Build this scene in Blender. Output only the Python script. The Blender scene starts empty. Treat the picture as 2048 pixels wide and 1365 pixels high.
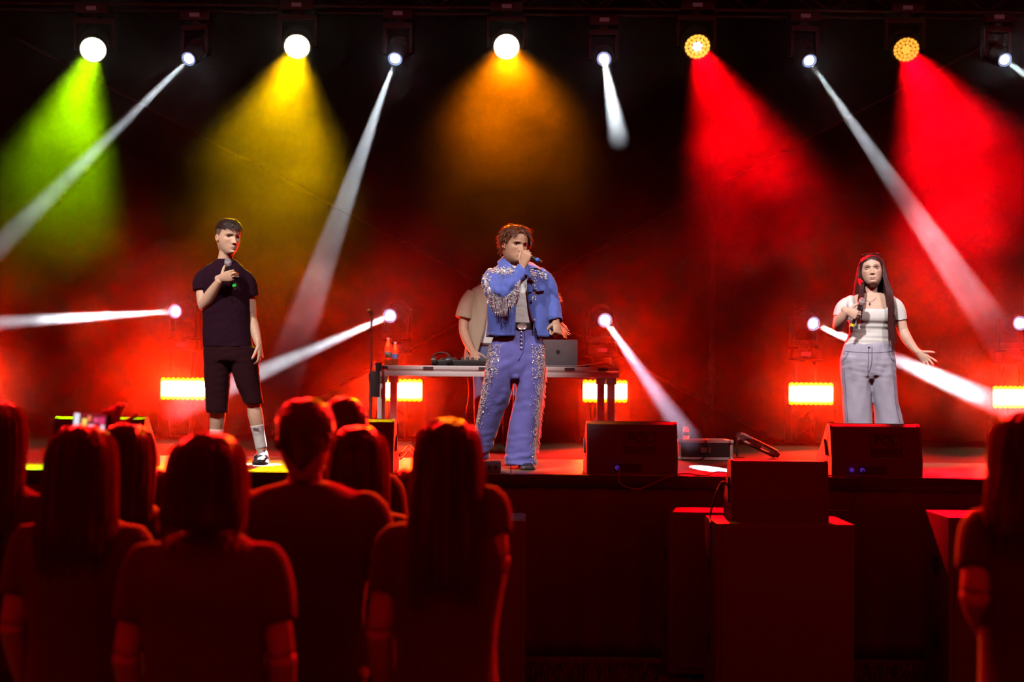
import bpy, bmesh, math, random
import numpy as np
from mathutils import Vector, Matrix, Euler, noise as mnoise

# ------------------------------------------------------------------ camera
SC = bpy.context.scene
COL = SC.collection
F_PX = 3200.0                       # focal length for a 2048 px wide frame
CAM_Z = 1.85
PITCH = math.atan(78.0 / F_PX)
STAGE = 1.23                        # stage floor height

cam_d = bpy.data.cameras.new('camera')
cam_d.sensor_width = 36.0
cam_d.lens = F_PX / 2048.0 * 36.0
cam_d.clip_end = 200.0
cam_d.dof.use_dof = True
cam_d.dof.focus_distance = 11.6
cam_d.dof.aperture_fstop = 2.0
cam = bpy.data.objects.new('camera', cam_d)
COL.objects.link(cam)
cam.location = (0, 0, CAM_Z)
ROLL = 0.0095                       # the photographer's camera hangs a little to one side
CAM_R = Matrix.Rotation(math.pi / 2 + PITCH, 3, 'X') @ Matrix.Rotation(ROLL, 3, 'Z')
cam.rotation_euler = CAM_R.to_euler()
SC.camera = cam

def ray(px, py):
    return CAM_R @ Vector(((px - 1024.0) / F_PX, (682.5 - py) / F_PX, -1.0))

def at(px, py, Y):
    """the point at distance Y in front of the camera that shows at picture position px, py"""
    d = ray(px, py)
    d *= Y / d.y
    return Vector((d.x, d.y, d.z + CAM_Z))

def on_level(px, py, z):
    d = ray(px, py)
    d *= (z - CAM_Z) / d.z
    return Vector((d.x, d.y, z))

def ppm(Y):
    return F_PX / Y

# ------------------------------------------------------------------ world: night air, dim red spill of the show
world = bpy.data.worlds.new('night')
SC.world = world
world.use_nodes = True
bg = world.node_tree.nodes['Background']
bg.inputs['Color'].default_value = (1.0, 0.004, 0.008, 1)
bg.inputs['Strength'].default_value = 0.26

SC.view_settings.view_transform = 'Standard'
SC.view_settings.look = 'None'
SC.view_settings.gamma = 1.0
SC.view_settings.use_curve_mapping = False
SC.view_settings.exposure = 0.0
cy = SC.cycles
cy.max_bounces = 4
cy.diffuse_bounces = 0
cy.glossy_bounces = 1
cy.transmission_bounces = 4
cy.volume_bounces = 0
cy.transparent_max_bounces = 8
cy.volume_step_rate = 1.5
cy.volume_max_steps = 96
cy.sample_clamp_indirect = 4.0
cy.use_denoising = True
cy.denoising_prefilter = 'FAST'
cy.use_light_tree = True
cy.adaptive_threshold = 0.04

KEY_POWER = 2100.0
BEAM_POWER = 75000.0
WASH_POWER = 4500.0
STROBE_POWER = 130.0
HAZE_Y0, HAZE_LO, HAZE_HI = 12.1, 0.002, 0.034

# ------------------------------------------------------------------ small helpers: materials
def nodes_of(m):
    m.use_nodes = True
    return m.node_tree.nodes, m.node_tree.links

def pmat(name, color, rough=0.6, metal=0.0, var=0.15, scale=8.0, bump=0.0, bscale=60.0, spec=0.5, emit=None, estr=0.0, sheen=0.0, stretch=(1, 1, 1)):
    """a procedural surface: base colour broken up by noise, fine relief by bump"""
    m = bpy.data.materials.new(name)
    N, L = nodes_of(m)
    b = N['Principled BSDF']
    b.inputs['Roughness'].default_value = rough
    b.inputs['Metallic'].default_value = metal
    b.inputs['Specular IOR Level'].default_value = spec
    if sheen:
        b.inputs['Sheen Weight'].default_value = sheen
    tc = N.new('ShaderNodeTexCoord')
    mp = N.new('ShaderNodeMapping')
    mp.inputs['Scale'].default_value = stretch
    L.new(tc.outputs['Object'], mp.inputs['Vector'])
    nz = N.new('ShaderNodeTexNoise')
    nz.inputs['Scale'].default_value = scale
    nz.inputs['Detail'].default_value = 4
    L.new(mp.outputs['Vector'], nz.inputs['Vector'])
    mx = N.new('ShaderNodeMix'); mx.data_type = 'RGBA'
    c = Vector(color[:3])
    mx.inputs['A'].default_value = (*(c * (1 - var)), 1)
    mx.inputs['B'].default_value = (*[min(1, x) for x in c * (1 + var)], 1)
    L.new(nz.outputs['Fac'], mx.inputs['Factor'])
    L.new(mx.outputs['Result'], b.inputs['Base Color'])
    if bump:
        bz = N.new('ShaderNodeTexNoise')
        bz.inputs['Scale'].default_value = bscale
        bz.inputs['Detail'].default_value = 3
        L.new(mp.outputs['Vector'], bz.inputs['Vector'])
        bp = N.new('ShaderNodeBump')
        bp.inputs['Strength'].default_value = bump
        bp.inputs['Distance'].default_value = 0.01
        L.new(bz.outputs['Fac'], bp.inputs['Height'])
        L.new(bp.outputs['Normal'], b.inputs['Normal'])
    if emit:
        b.inputs['Emission Color'].default_value = (*emit, 1)
        b.inputs['Emission Strength'].default_value = estr
        m.cycles.emission_sampling = 'NONE'
    return m

def glow_mat(name, color, strength, sample=False):
    m = bpy.data.materials.new(name)
    N, L = nodes_of(m)
    b = N['Principled BSDF']
    b.inputs['Base Color'].default_value = (0.6, 0.6, 0.6, 1)
    b.inputs['Roughness'].default_value = 0.25
    b.inputs['Emission Color'].default_value = (*color, 1)
    b.inputs['Emission Strength'].default_value = strength
    m.cycles.emission_sampling = 'AUTO' if sample else 'NONE'
    return m

def vcol_mat(name, rough=0.5, bump=0.0, bscale=200.0, sss=0.0, spec=0.4):
    """base colour = the colour stored on the mesh, some painted shade included, mottled a little by noise"""
    m = bpy.data.materials.new(name)
    N, L = nodes_of(m)
    b = N['Principled BSDF']
    b.inputs['Roughness'].default_value = rough
    b.inputs['Specular IOR Level'].default_value = spec
    at_ = N.new('ShaderNodeAttribute'); at_.attribute_name = 'Col'
    tc = N.new('ShaderNodeTexCoord')
    nz = N.new('ShaderNodeTexNoise'); nz.inputs['Scale'].default_value = 30.0
    L.new(tc.outputs['Object'], nz.inputs['Vector'])
    mr = N.new('ShaderNodeMapRange')
    mr.inputs['To Min'].default_value = 0.88; mr.inputs['To Max'].default_value = 1.1
    L.new(nz.outputs['Fac'], mr.inputs['Value'])
    vm = N.new('ShaderNodeVectorMath'); vm.operation = 'SCALE'
    L.new(at_.outputs['Color'], vm.inputs[0]); L.new(mr.outputs['Result'], vm.inputs['Scale'])
    L.new(vm.outputs['Vector'], b.inputs['Base Color'])
    if bump:
        bz = N.new('ShaderNodeTexNoise'); bz.inputs['Scale'].default_value = bscale
        L.new(tc.outputs['Object'], bz.inputs['Vector'])
        bp = N.new('ShaderNodeBump'); bp.inputs['Strength'].default_value = bump; bp.inputs['Distance'].default_value = 0.003
        L.new(bz.outputs['Fac'], bp.inputs['Height']); L.new(bp.outputs['Normal'], b.inputs['Normal'])
    return m

# ------------------------------------------------------------------ small helpers: objects
def tag(o, label=None, cat=None, group=None, kind=None):
    if label: o['label'] = label
    if cat: o['category'] = cat
    if group: o['group'] = group
    if kind: o['kind'] = kind
    return o

def empty(name, loc=(0, 0, 0), label=None, cat=None, group=None, kind=None, parent=None):
    o = bpy.data.objects.new(name, None)
    o.empty_display_size = 0.1
    COL.objects.link(o)
    o.location = loc
    o.parent = parent
    return tag(o, label, cat, group, kind)

def mesh_data(name, V, F, mat, smooth=False, colors=None):
    me = bpy.data.meshes.new(name)
    me.from_pydata([tuple(map(float, v)) for v in V], [], [tuple(map(int, f)) for f in F])
    if isinstance(mat, (list, tuple)):
        for m in mat: me.materials.append(m)
    else:
        me.materials.append(mat)
    if smooth is True:
        me.polygons.foreach_set('use_smooth', [True] * len(me.polygons))
    elif smooth:
        me.polygons.foreach_set('use_smooth', [True] * len(me.polygons))
        me.set_sharp_from_angle(angle=math.radians(smooth))
    if colors is not None:
        ca = me.color_attributes.new('Col', 'FLOAT_COLOR', 'POINT')
        a = np.ones((len(me.vertices), 4), dtype=np.float32)
        a[:, :3] = colors
        ca.data.foreach_set('color', a.ravel())
    me.update()
    return me

def mesh_obj(name, V, F, mat, parent=None, smooth=False, colors=None, loc=None):
    me = mesh_data(name, V, F, mat, smooth, colors)
    o = bpy.data.objects.new(name, me)
    COL.objects.link(o)
    if parent is not None: o.parent = parent
    if loc is not None: o.location = loc
    return o

def add_obj(name, me, parent=None, loc=(0, 0, 0), rot=None):
    o = bpy.data.objects.new(name, me)
    COL.objects.link(o)
    o.parent = parent
    o.location = loc
    if rot is not None: o.rotation_euler = rot
    return o

def children_of(o):
    return [c for c in bpy.data.objects if c.parent is o]

def copy_tree(o, parent=None):
    c = o.copy()
    COL.objects.link(c)
    c.parent = parent
    for ch in children_of(o):
        copy_tree(ch, c)
    return c

class MB:
    """collects shapes and links them as one mesh object"""
    def __init__(self):
        self.V, self.F = [], []
    def add(self, V, F, M=None):
        b = len(self.V)
        for v in V:
            v = Vector(v)
            self.V.append(M @ v if M is not None else v)
        self.F.extend(tuple(b + i for i in f) for f in F)
        return self
    def box(self, lo, hi, M=None, bev=0.0):
        lo, hi = Vector(lo), Vector(hi)
        if bev <= 0:
            V = [(x, y, z) for z in (lo.z, hi.z) for y in (lo.y, hi.y) for x in (lo.x, hi.x)]
            F = [(0, 2, 3, 1), (4, 5, 7, 6), (0, 1, 5, 4), (2, 6, 7, 3), (0, 4, 6, 2), (1, 3, 7, 5)]
            return self.add(V, F, M)
        bm = bmesh.new()
        bmesh.ops.create_cube(bm, size=1.0)
        for v in bm.verts:
            v.co = Vector([lo[i] + (v.co[i] + 0.5) * (hi[i] - lo[i]) for i in range(3)])
        bmesh.ops.bevel(bm, geom=list(bm.edges), offset=bev, segments=2, affect='EDGES', profile=0.6)
        bm.verts.index_update()
        self.add([v.co.copy() for v in bm.verts], [[v.index for v in f.verts] for f in bm.faces], M)
        bm.free()
        return self
    def cyl(self, p0, p1, r0, r1=None, n=16, caps=True):
        p0, p1 = Vector(p0), Vector(p1)
        r1 = r0 if r1 is None else r1
        q = (p1 - p0).to_track_quat('Z', 'Y')
        V = []
        for p, r in ((p0, r0), (p1, r1)):
            for k in range(n):
                a = 2 * math.pi * k / n
                V.append(p + q @ Vector((r * math.cos(a), r * math.sin(a), 0)))
        F = [(k, (k + 1) % n, n + (k + 1) % n, n + k) for k in range(n)]
        if caps:
            F += [tuple(range(n))[::-1], tuple(range(n, 2 * n))]
        return self.add(V, F)
    def lathe(self, prof, M=None, n=24):
        """prof: (radius, height) pairs from one end of the axis (z) to the other; a radius of 0 closes an end"""
        V, F, rows = [], [], []
        for r, z in prof:
            if r <= 1e-6:
                rows.append([len(V)]); V.append((0, 0, z))
            else:
                rows.append(list(range(len(V), len(V) + n)))
                V += [(r * math.cos(2 * math.pi * k / n), r * math.sin(2 * math.pi * k / n), z) for k in range(n)]
        for a, b in zip(rows, rows[1:]):
            for k in range(n):
                k2 = (k + 1) % n
                if len(a) == 1 and len(b) == 1: continue
                if len(a) == 1: F.append((a[0], b[k2], b[k]))
                elif len(b) == 1: F.append((a[k], a[k2], b[0]))
                else: F.append((a[k], a[k2], b[k2], b[k]))
        return self.add(V, F, M)
    def prism(self, poly, x0, x1, M=None):
        """poly: (y, z) outline pushed along x"""
        n = len(poly)
        V = [(x0, y, z) for y, z in poly] + [(x1, y, z) for y, z in poly]
        F = [(k, (k + 1) % n, n + (k + 1) % n, n + k) for k in range(n)] + [tuple(range(n))[::-1], tuple(range(n, 2 * n))]
        return self.add(V, F, M)
    def wire(self, pts, r, n=8, sub=6):
        V, F = limb([Vector(p) for p in pts], [r] * len(pts), n=n, sub=sub)
        return self.add(V, F)
    def build(self, name, mat, parent=None, smooth=False, loc=None):
        me = mesh_data(name, self.V, self.F, mat, smooth)
        bm = bmesh.new(); bm.from_mesh(me)
        bmesh.ops.recalc_face_normals(bm, faces=bm.faces)
        bm.to_mesh(me); bm.free()
        o = bpy.data.objects.new(name, me)
        COL.objects.link(o)
        if parent is not None: o.parent = parent
        if loc is not None: o.location = loc
        return o

# ------------------------------------------------------------------ small helpers: lofts for soft shapes
def catmull(P, sub):
    P = [np.asarray(p, float) for p in P]
    if len(P) < 3 or sub <= 1:
        if sub <= 1: return np.array(P)
        return np.array([P[0] + (P[1] - P[0]) * t for t in np.linspace(0, 1, sub + 1)])
    out = []
    for i in range(len(P) - 1):
        p0 = P[i - 1] if i > 0 else 2 * P[0] - P[1]
        p1, p2 = P[i], P[i + 1]
        p3 = P[i + 2] if i + 2 < len(P) else 2 * P[-1] - P[-2]
        for s in range(sub):
            t = s / sub
            out.append(0.5 * ((2 * p1) + (-p0 + p2) * t + (2 * p0 - 5 * p1 + 4 * p2 - p3) * t * t + (-p0 + 3 * p1 - 3 * p2 + p3) * t ** 3))
    out.append(P[-1])
    return np.array(out)

def loft(rings, cap=True):
    n = len(rings[0])
    V = [tuple(p) for r in rings for p in r]
    F = []
    for i in range(len(rings) - 1):
        a, b = i * n, (i + 1) * n
        for k in range(n):
            k2 = (k + 1) % n
            F.append((a + k, a + k2, b + k2, b + k))
    if cap:
        c0 = len(V); V.append(tuple(np.mean(rings[0], axis=0)))
        c1 = len(V); V.append(tuple(np.mean(rings[-1], axis=0)))
        e = (len(rings) - 1) * n
        for k in range(n):
            k2 = (k + 1) % n
            F.append((c0, k2, k)); F.append((c1, e + k, e + k2))
    return V, F

def limb(pts, radii, n=14, sub=5, side=None, round_ends=False):
    """a tube along a smooth path; radii are numbers or (across, deep) pairs"""
    P = catmull(pts, sub)
    R = catmull([np.array(r if isinstance(r, (tuple, list)) else (r, r), float) for r in radii], sub)
    R = np.maximum(R, 1e-4)
    T = np.gradient(P, axis=0)
    T /= np.linalg.norm(T, axis=1)[:, None] + 1e-12
    u = np.array(side if side is not None else ((1, 0, 0) if abs(T[0][0]) < 0.8 else (0, 1, 0)), float)
    rings = []
    ang = np.arange(n) * 2 * math.pi / n
    if round_ends:
        e = 0.45
        P = np.vstack([P[0] - T[0] * R[0].min() * e, P, P[-1] + T[-1] * R[-1].min() * e])
        R = np.vstack([R[0] * 0.6, R, R[-1] * 0.6]); T = np.vstack([T[0], T, T[-1]])
    for p, r, t in zip(P, R, T):
        u = u - t * np.dot(u, t); u /= np.linalg.norm(u) + 1e-12
        w = np.cross(t, u)
        rings.append(p + np.outer(np.cos(ang) * r[0], u) + np.outer(np.sin(ang) * r[1], w))
    return loft(rings)

def stack(levels, n=28, sub=4, power=2.2):
    """horizontal rounded rings: levels of (z, x_left, x_right, half_depth, y_centre)"""
    A = catmull([np.array(l, float) for l in levels], sub)
    ang = np.arange(n) * 2 * math.pi / n
    c, s = np.cos(ang), np.sin(ang)
    e = 2.0 / power
    cx = np.sign(c) * np.abs(c) ** e; sy = np.sign(s) * np.abs(s) ** e
    rings = []
    for z, xl, xr, d, yc in A:
        rings.append(np.stack([(xl + xr) / 2 + cx * (xr - xl) / 2, yc + sy * d, np.full(n, z)], axis=1))
    return loft(rings)

def ellipsoid(c, r, nu=16, nv=10, R=None):
    V, F = [], []
    rings = []
    for j in range(1, nv):
        a = math.pi * j / nv
        rings.append([(r[0] * math.sin(a) * math.cos(t), r[1] * math.sin(a) * math.sin(t), r[2] * math.cos(a)) for t in np.arange(nu) * 2 * math.pi / nu])
    V, F = loft([np.array(x) for x in rings])
    V[-2] = (0, 0, r[2]); V[-1] = (0, 0, -r[2])
    V = [Vector(v) for v in V]
    if R is not None: V = [R @ v for v in V]
    return [v + Vector(c) for v in V], F

def join(parts):
    V, F = [], []
    for v, f in parts:
        b = len(V)
        V.extend(tuple(x) for x in v)
        F.extend(tuple(b + i for i in g) for g in f)
    return V, F

def skin_over(parts, voxel, smooth=4, factor=0.5):
    """one continuous surface around overlapping closed shapes; returns vertices (n,3), faces, normals"""
    V, F = join(parts)
    me = bpy.data.meshes.new('tmp'); me.from_pydata(V, [], F)
    bm = bmesh.new(); bm.from_mesh(me); bmesh.ops.recalc_face_normals(bm, faces=bm.faces); bm.to_mesh(me); bm.free()
    o = bpy.data.objects.new('tmp', me); COL.objects.link(o)
    r = o.modifiers.new('r', 'REMESH'); r.mode = 'VOXEL'; r.voxel_size = voxel; r.adaptivity = 0.0
    if smooth:
        s = o.modifiers.new('s', 'SMOOTH'); s.iterations = smooth; s.factor = factor
    dg = bpy.context.evaluated_depsgraph_get()
    dg.update()
    ev = o.evaluated_get(dg)
    m2 = bpy.data.meshes.new_from_object(ev)
    nV = len(m2.vertices)
    W = np.empty(nV * 3); m2.vertices.foreach_get('co', W); W = W.reshape(-1, 3)
    Nn = np.empty(nV * 3); m2.vertices.foreach_get('normal', Nn); Nn = Nn.reshape(-1, 3)
    FF = [tuple(p.vertices) for p in m2.polygons]
    bpy.data.objects.remove(o); bpy.data.meshes.remove(me); bpy.data.meshes.remove(m2)
    return W, FF, Nn

def ripple(P, seed, freq, n=7, stretch=(1, 1, 1)):
    """smooth repeatable waviness in about -1..1 for fold shapes in cloth"""
    rg = np.random.RandomState(seed)
    Q = P * np.array(stretch)
    Q = Q + 0.25 / freq * np.stack([np.sin(Q[:, (k + 1) % 3] * freq * 1.7 + k * 2.1 + seed) for k in range(3)], axis=1)
    w = np.zeros(len(P))
    for i in range(n):
        d = rg.normal(size=3); d /= np.linalg.norm(d)
        w += np.sin(Q @ d * freq * rg.uniform(0.6, 1.8) + rg.uniform(0, 6.28)) / n
    w = w * 2.4
    return np.sign(w) * np.abs(w) ** 0.8

# ------------------------------------------------------------------ front light of the stage: profile spots on a front truss above the stage lip
def aim(o, loc, target):
    o.location = loc
    o.rotation_euler = (Vector(target) - Vector(loc)).to_track_quat('-Z', 'Y').to_euler()

def spot(name, loc, target, color, power, half_deg, blend=0.3, size=0.05, parent=None):
    l = bpy.data.lights.new(name, 'SPOT')
    l.color = color; l.energy = power
    l.spot_size = math.radians(2 * half_deg); l.spot_blend = blend; l.shadow_soft_size = size
    o = bpy.data.objects.new(name, l); COL.objects.link(o)
    aim(o, loc, target)
    if parent is not None:
        o.parent = parent
        o.matrix_parent_inverse = Matrix.Translation(-Vector(parent.location))
    return o

KEY = (1.0, 0.93, 0.86)
Y_LEFT, Y_MAIN, Y_RIGHT = 11.55, 11.2, 11.95
for n_, (tx, ty, yy, pw_, hf) in enumerate( ((455, 680, Y_LEFT, 0.85, 7.0), (1015, 735, Y_MAIN, 0.70, 7.2), (1745, 690, Y_RIGHT, 0.92, 6.2), (975, 690, 13.2, 0.7, 7.5))):
    tg = at(tx, ty, yy)
    for sx, share in ((-2.2, 0.72 if n_ == 1 else 0.95), (1.8, 0.6 if n_ == 1 else 0.32)):
        spot('front_profile_light', (tg.x + sx, yy - 4.6, 6.5), tg, KEY, KEY_POWER * pw_ * share, hf, 0.5, 0.13)

# added red lamps above the picture, put in to rim the audience
for x in (-4.8, -1.7, 1.7, 4.8):
    spot('crowd_rim_helper', (x, 12.0, 4.85), (x * 0.25 - 0.3, 4.9, 1.45), (1.0, 0.006, 0.004), 3800.0, 15, 0.5, 0.12)

# ------------------------------------------------------------------ the setting
M = {}
M['grass_soil'] = pmat('grass soil', (0.035, 0.045, 0.015), 0.9, var=0.4, scale=14, bump=0.6, bscale=90)
M['blade'] = pmat('grass blade', (0.16, 0.2, 0.05), 0.6, var=0.4, scale=20)
M['ply'] = pmat('brown phenolic plywood', (0.30, 0.17, 0.09), 0.42, var=0.3, scale=5, bump=0.15, bscale=140, stretch=(0.3, 2.5, 1))
M['vinyl'] = pmat('black vinyl', (0.008, 0.008, 0.009), 0.85, var=0.3, scale=6, spec=0.1)
M['cloth_black'] = pmat('black molton', (0.014, 0.012, 0.013), 0.95, var=0.25, scale=9, bump=0.3, bscale=300, spec=0.1)
M['skirt'] = pmat('black skirt cloth', (0.14, 0.11, 0.12), 0.95, var=0.25, scale=3, bump=0.3, bscale=300, spec=0.1)
M['black_metal'] = pmat('black powder coat', (0.02, 0.02, 0.022), 0.45, var=0.2, scale=30, bump=0.1, bscale=300)
M['alu'] = pmat('brushed aluminium', (0.72, 0.70, 0.72), 0.4, 0.3, var=0.12, scale=40, stretch=(0.1, 1, 6))
M['alu_dull'] = pmat('dull aluminium tube', (0.25, 0.25, 0.27), 0.5, 0.8, var=0.2, scale=12)
M['cable'] = pmat('cable rubber', (0.03, 0.03, 0.032), 0.5, var=0.1)

b = MB(); b.box((-16, -3, -0.3), (16, 24, 0.0))
o = b.build('ground', M['grass_soil']); tag(o, 'dark grass field in front of the stage', kind='structure')

# grass that shows along the foot of the stage
rg = random.Random(4)
SUB_FEET = [(at(px, 1100, Y).x - w / 2 - 0.08, at(px, 1100, Y).x + w / 2 + 0.08, Y - 0.08, Y + 0.65) for px, Y, w in ((1571, 9.25, 0.8), (1478, 9.98, 0.9), (918, 9.3, 0.78), (2030, 9.45, 0.78))]
V, F = [], []
for k in range(9000):
    x = rg.uniform(-1.0, 3.2); y = rg.uniform(9.3, 10.5)
    if any(x0 < x < x1 and y0 < y < y1 for x0, x1, y0, y1 in SUB_FEET): continue
    h = rg.uniform(0.025, 0.075); a = rg.uniform(0, 6.28); lean = rg.uniform(0, 0.03); w = rg.uniform(0.002, 0.004)
    ca, sa = math.cos(a), math.sin(a); l = len(V)
    V += [(x - w * ca, y - w * sa, 0), (x + w * ca, y + w * sa, 0), (x + lean * sa + w * .6 * ca, y - lean * ca + w * .6 * sa, h * .6), (x + 1.8 * lean * sa, y - 1.8 * lean * ca, h)]
    F += [(l, l + 1, l + 2), (l, l + 2, l + 3)]
o = mesh_obj('grass', V, F, M['blade']); tag(o, 'short grass along the foot of the stage', 'grass', kind='stuff')

EDGE = 10.6                          # front edge of the stage
BACK = 17.3
# stage deck: a frame with plywood panels laid on it
b = MB(); b.box((-8, EDGE + 0.03, STAGE - 0.22), (8, BACK, STAGE - 0.03))
floor = b.build('floor', M['black_metal']); tag(floor, 'stage deck of brown plywood panels', kind='structure')
pm = MB(); pm.box((-0.997, -0.497, -0.03), (0.997, 0.497, 0.0)); 
pan = mesh_data('panel', pm.V, pm.F, M['ply'])
for j in range(2):
    for i in range(8):
        add_obj('panel', pan, floor, (-7 + 2 * i, EDGE + 0.5 + j, STAGE))
b = MB(); b.box((-8, EDGE + 2.0, STAGE - 0.03), (8, BACK, STAGE + 0.001))
b.build('dance_mat', M['vinyl'], floor)
# metal nosing along the front edge
b = MB(); b.box((-8, EDGE - 0.02, STAGE - 0.09), (8, EDGE + 0.03, STAGE - 0.004), bev=0.004)
b.box((-8, EDGE - 0.035, STAGE - 0.06), (8, EDGE - 0.02, STAGE - 0.045))
o = b.build('trim_1', M['black_metal'], smooth=30); tag(o, 'black metal nosing along the stage edge', kind='structure')

def folded_sheet(name, x0, x1, y, z0, z1, amp, wave, thick, mat, seed):
    rgn = np.random.RandomState(seed)
    nx = int((x1 - x0) / wave * 8); nz = 10
    xs = np.linspace(x0, x1, nx); ph = np.cumsum(rgn.uniform(0.6, 1.4, nx)) * (2 * math.pi / 8)
    V, F = [], []
    for s in (0, 1):
        for j in range(nz + 1):
            t = j / nz
            for i, x in enumerate(xs):
                V.append((x, y + amp * (0.35 + 0.65 * (1 - t)) * math.sin(ph[i]) + s * thick, z0 + (z1 - z0) * t))
    off = nx * (nz + 1)
    for j in range(nz):
        for i in range(nx - 1):
            a = j * nx + i
            F.append((a, a + 1, a + 1 + nx, a + nx)); F.append((off + a, off + a + nx, off + a + 1 + nx, off + a + 1))
    for i in range(nx - 1):
        F.append((i, off + i, off + i + 1, i + 1)); a = nz * nx + i; F.append((a, a + 1, off + a + 1, off + a))
    for j in range(nz):
        a = j * nx; F.append((a, a + nx, off + a + nx, off + a)); a = j * nx + nx - 1; F.append((a, off + a, off + a + nx, a + nx))
    return mesh_obj(name, V, F, mat, smooth=True)

o = folded_sheet('wall_front', -8, 8, EDGE - 0.01, 0.03, STAGE - 0.09, 0.012, 0.22, 0.004, M['skirt'], 3); tag(o, 'black cloth skirt covering the stage front', kind='structure')
b = MB(); b.box((-8, EDGE - 0.06, 0.0), (8, EDGE - 0.03, 0.035))
o = b.build('trim_2', M['alu_dull']); tag(o, 'metal rail at the foot of the stage skirt', kind='structure')
o = folded_sheet('wall_back', -9, 9, BACK - 0.12, STAGE, 8.0, 0.002, 1.6, 0.006, M['cloth_black'], 8); tag(o, 'black cloth backdrop behind the lights', kind='structure')
b = MB(); b.box((-9, 10.2, 8.0), (9, 17.6, 8.1)); o = b.build('ceiling', M['cloth_black']); tag(o, 'black roof canopy of the stage', kind='structure')

# scaffold tubes crossing behind the lights, and one upright
def tube_thing(name, p0, p1, r, mat, label, cat, clamps=()):
    root = empty(name, p0, label, cat)
    p0 = Vector(p0); d = Vector(p1) - p0
    b = MB(); b.cyl((0, 0, 0), d, r, n=12); b.build('tube', mat, root, smooth=40)
    for t in clamps:
        b = MB(); c = d * t; u = d.normalized() * 0.04
        b.cyl(c - u, c + u, r * 1.5, n=12); b.build('clamp', M['black_metal'], root, smooth=40)
    return root
M['brace'] = pmat('grey scaffold tube', (0.05, 0.045, 0.045), 0.7, 0.1, var=0.2, scale=10)
tube_thing('brace_tube', at(30, 75, 17.0), at(1600, 905, 17.0), 0.015, M['brace'], 'long diagonal brace tube sloping down to the right behind the singers', 'tube', (0.02, 0.63))
tube_thing('brace_tube', at(1980, 85, 16.93), at(430, 905, 16.93), 0.015, M['brace'], 'long diagonal brace tube sloping down to the left behind the singers', 'tube', (0.02, 0.6))
p = at(1426, 560, 16.8)
tube_thing('upright_pole', (p.x, 16.8, STAGE), (p.x, 16.8, 6.4), 0.03, M['brace'], 'dark upright pole at the back, right of the white case', 'pole', (0.15, 0.5))

# lighting truss overhead
TZ = at(1000, 22, 16.35).z
truss = empty('lighting_truss', (0, 16.35, TZ), 'black box truss overhead that carries the lamps', 'truss')
cm = MB(); cm.cyl((-8, 0, 0), (8, 0, 0), 0.025, n=12); cme = mesh_data('chord', cm.V, cm.F, M['black_metal'], 40)
for y in (-0.145, 0.145):
    for z in (0.0, 0.29):
        add_obj('chord', cme, truss, (0, y, z))
bm_ = MB(); bm_.cyl((-0.2, 0, 0), (0.2, 0, 0.29), 0.01, n=8); bme = mesh_data('brace', bm_.V, bm_.F, M['black_metal'], 40)
for y in (-0.145, 0.145):
    for k in range(40):
        o = add_obj('brace', bme, truss, (-7.8 + 0.4 * k, y, 0))
        if k % 2: o.scale = (-1, 1, 1)
for sx in (-7.9, 7.9):
    b = MB(); b.box((sx - 0.2, -0.2, 0.29), (sx + 0.2, 0.2, 8.0 - TZ)); b.build('hanger', M['black_metal'], truss)

# ------------------------------------------------------------------ stage lamps
def frame_to(d, up=(0, 0, 1)):
    """rotation whose z axis runs along d"""
    z = Vector(d).normalized()
    x = Vector(up).cross(z)
    if x.length < 1e-3: x = Vector((1, 0, 0))
    x.normalize(); y = z.cross(x)
    return Matrix((x, y, z)).transposed().to_4x4()

M['lens_glass'] = pmat('lamp lens glass', (0.5, 0.55, 0.7), 0.08, var=0.05)
M['screen_dim'] = pmat('lamp display', (0.05, 0.05, 0.06), 0.3, emit=(0.5, 0.15, 0.2), estr=0.07)

def hang_gear(root, pivot, d, reach, top, base_half, hang):
    """yoke and base of a moving head: pivot and base centre are given relative to the root"""
    side = Vector((0, 0, 1)).cross(Vector(d))
    side = Vector((1, 0, 0)) if side.length < 1e-3 else side.normalized()
    sgn = 1 if hang else -1
    b = MB()
    yb = pivot + Vector((0, 0, sgn * top))
    for s in (-1, 1):
        a = pivot + side * (s * reach)
        R = frame_to((0, 0, sgn), side); R.translation = a
        X = Matrix((side, Vector((0, 0, 1)).cross(side), Vector((0, 0, 1)))).transposed().to_4x4(); X.translation = a
        lo, hi = (-0.045, top) if hang else (-top, 0.045)
        b.box((-0.018, -0.045, lo), (0.018, 0.045, hi), X, bev=0.008)
    X = Matrix((side, Vector((0, 0, 1)).cross(side), Vector((0, 0, 1)))).transposed().to_4x4(); X.translation = yb
    b.box((-reach - 0.018, -0.055, -0.03), (reach + 0.018, 0.055, 0.03), X, bev=0.01)
    b.build('yoke', M['black_metal'], root, smooth=40)
    b = MB(); c = yb + Vector((0, 0, sgn * 0.03))
    b.cyl(c, c + Vector((0, 0, sgn * 0.03)), 0.06, n=20)
    z0, z1 = sorted((c.z + sgn * 0.03, c.z + sgn * 0.13))
    b.box((c.x - base_half, c.y - base_half * 0.8, z0), (c.x + base_half, c.y + base_half * 0.8, z1), bev=0.012)
    base = b.build('base', M['black_metal'], root, smooth=40)
    b = MB(); zc = (z0 + z1) / 2
    b.box((c.x - 0.05, c.y - base_half * 0.8 - 0.004, zc - 0.02), (c.x + 0.05, c.y - base_half * 0.8 + 0.002, zc + 0.02))
    b.build('display', M['screen_dim'], base)
    return z0, z1

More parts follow.
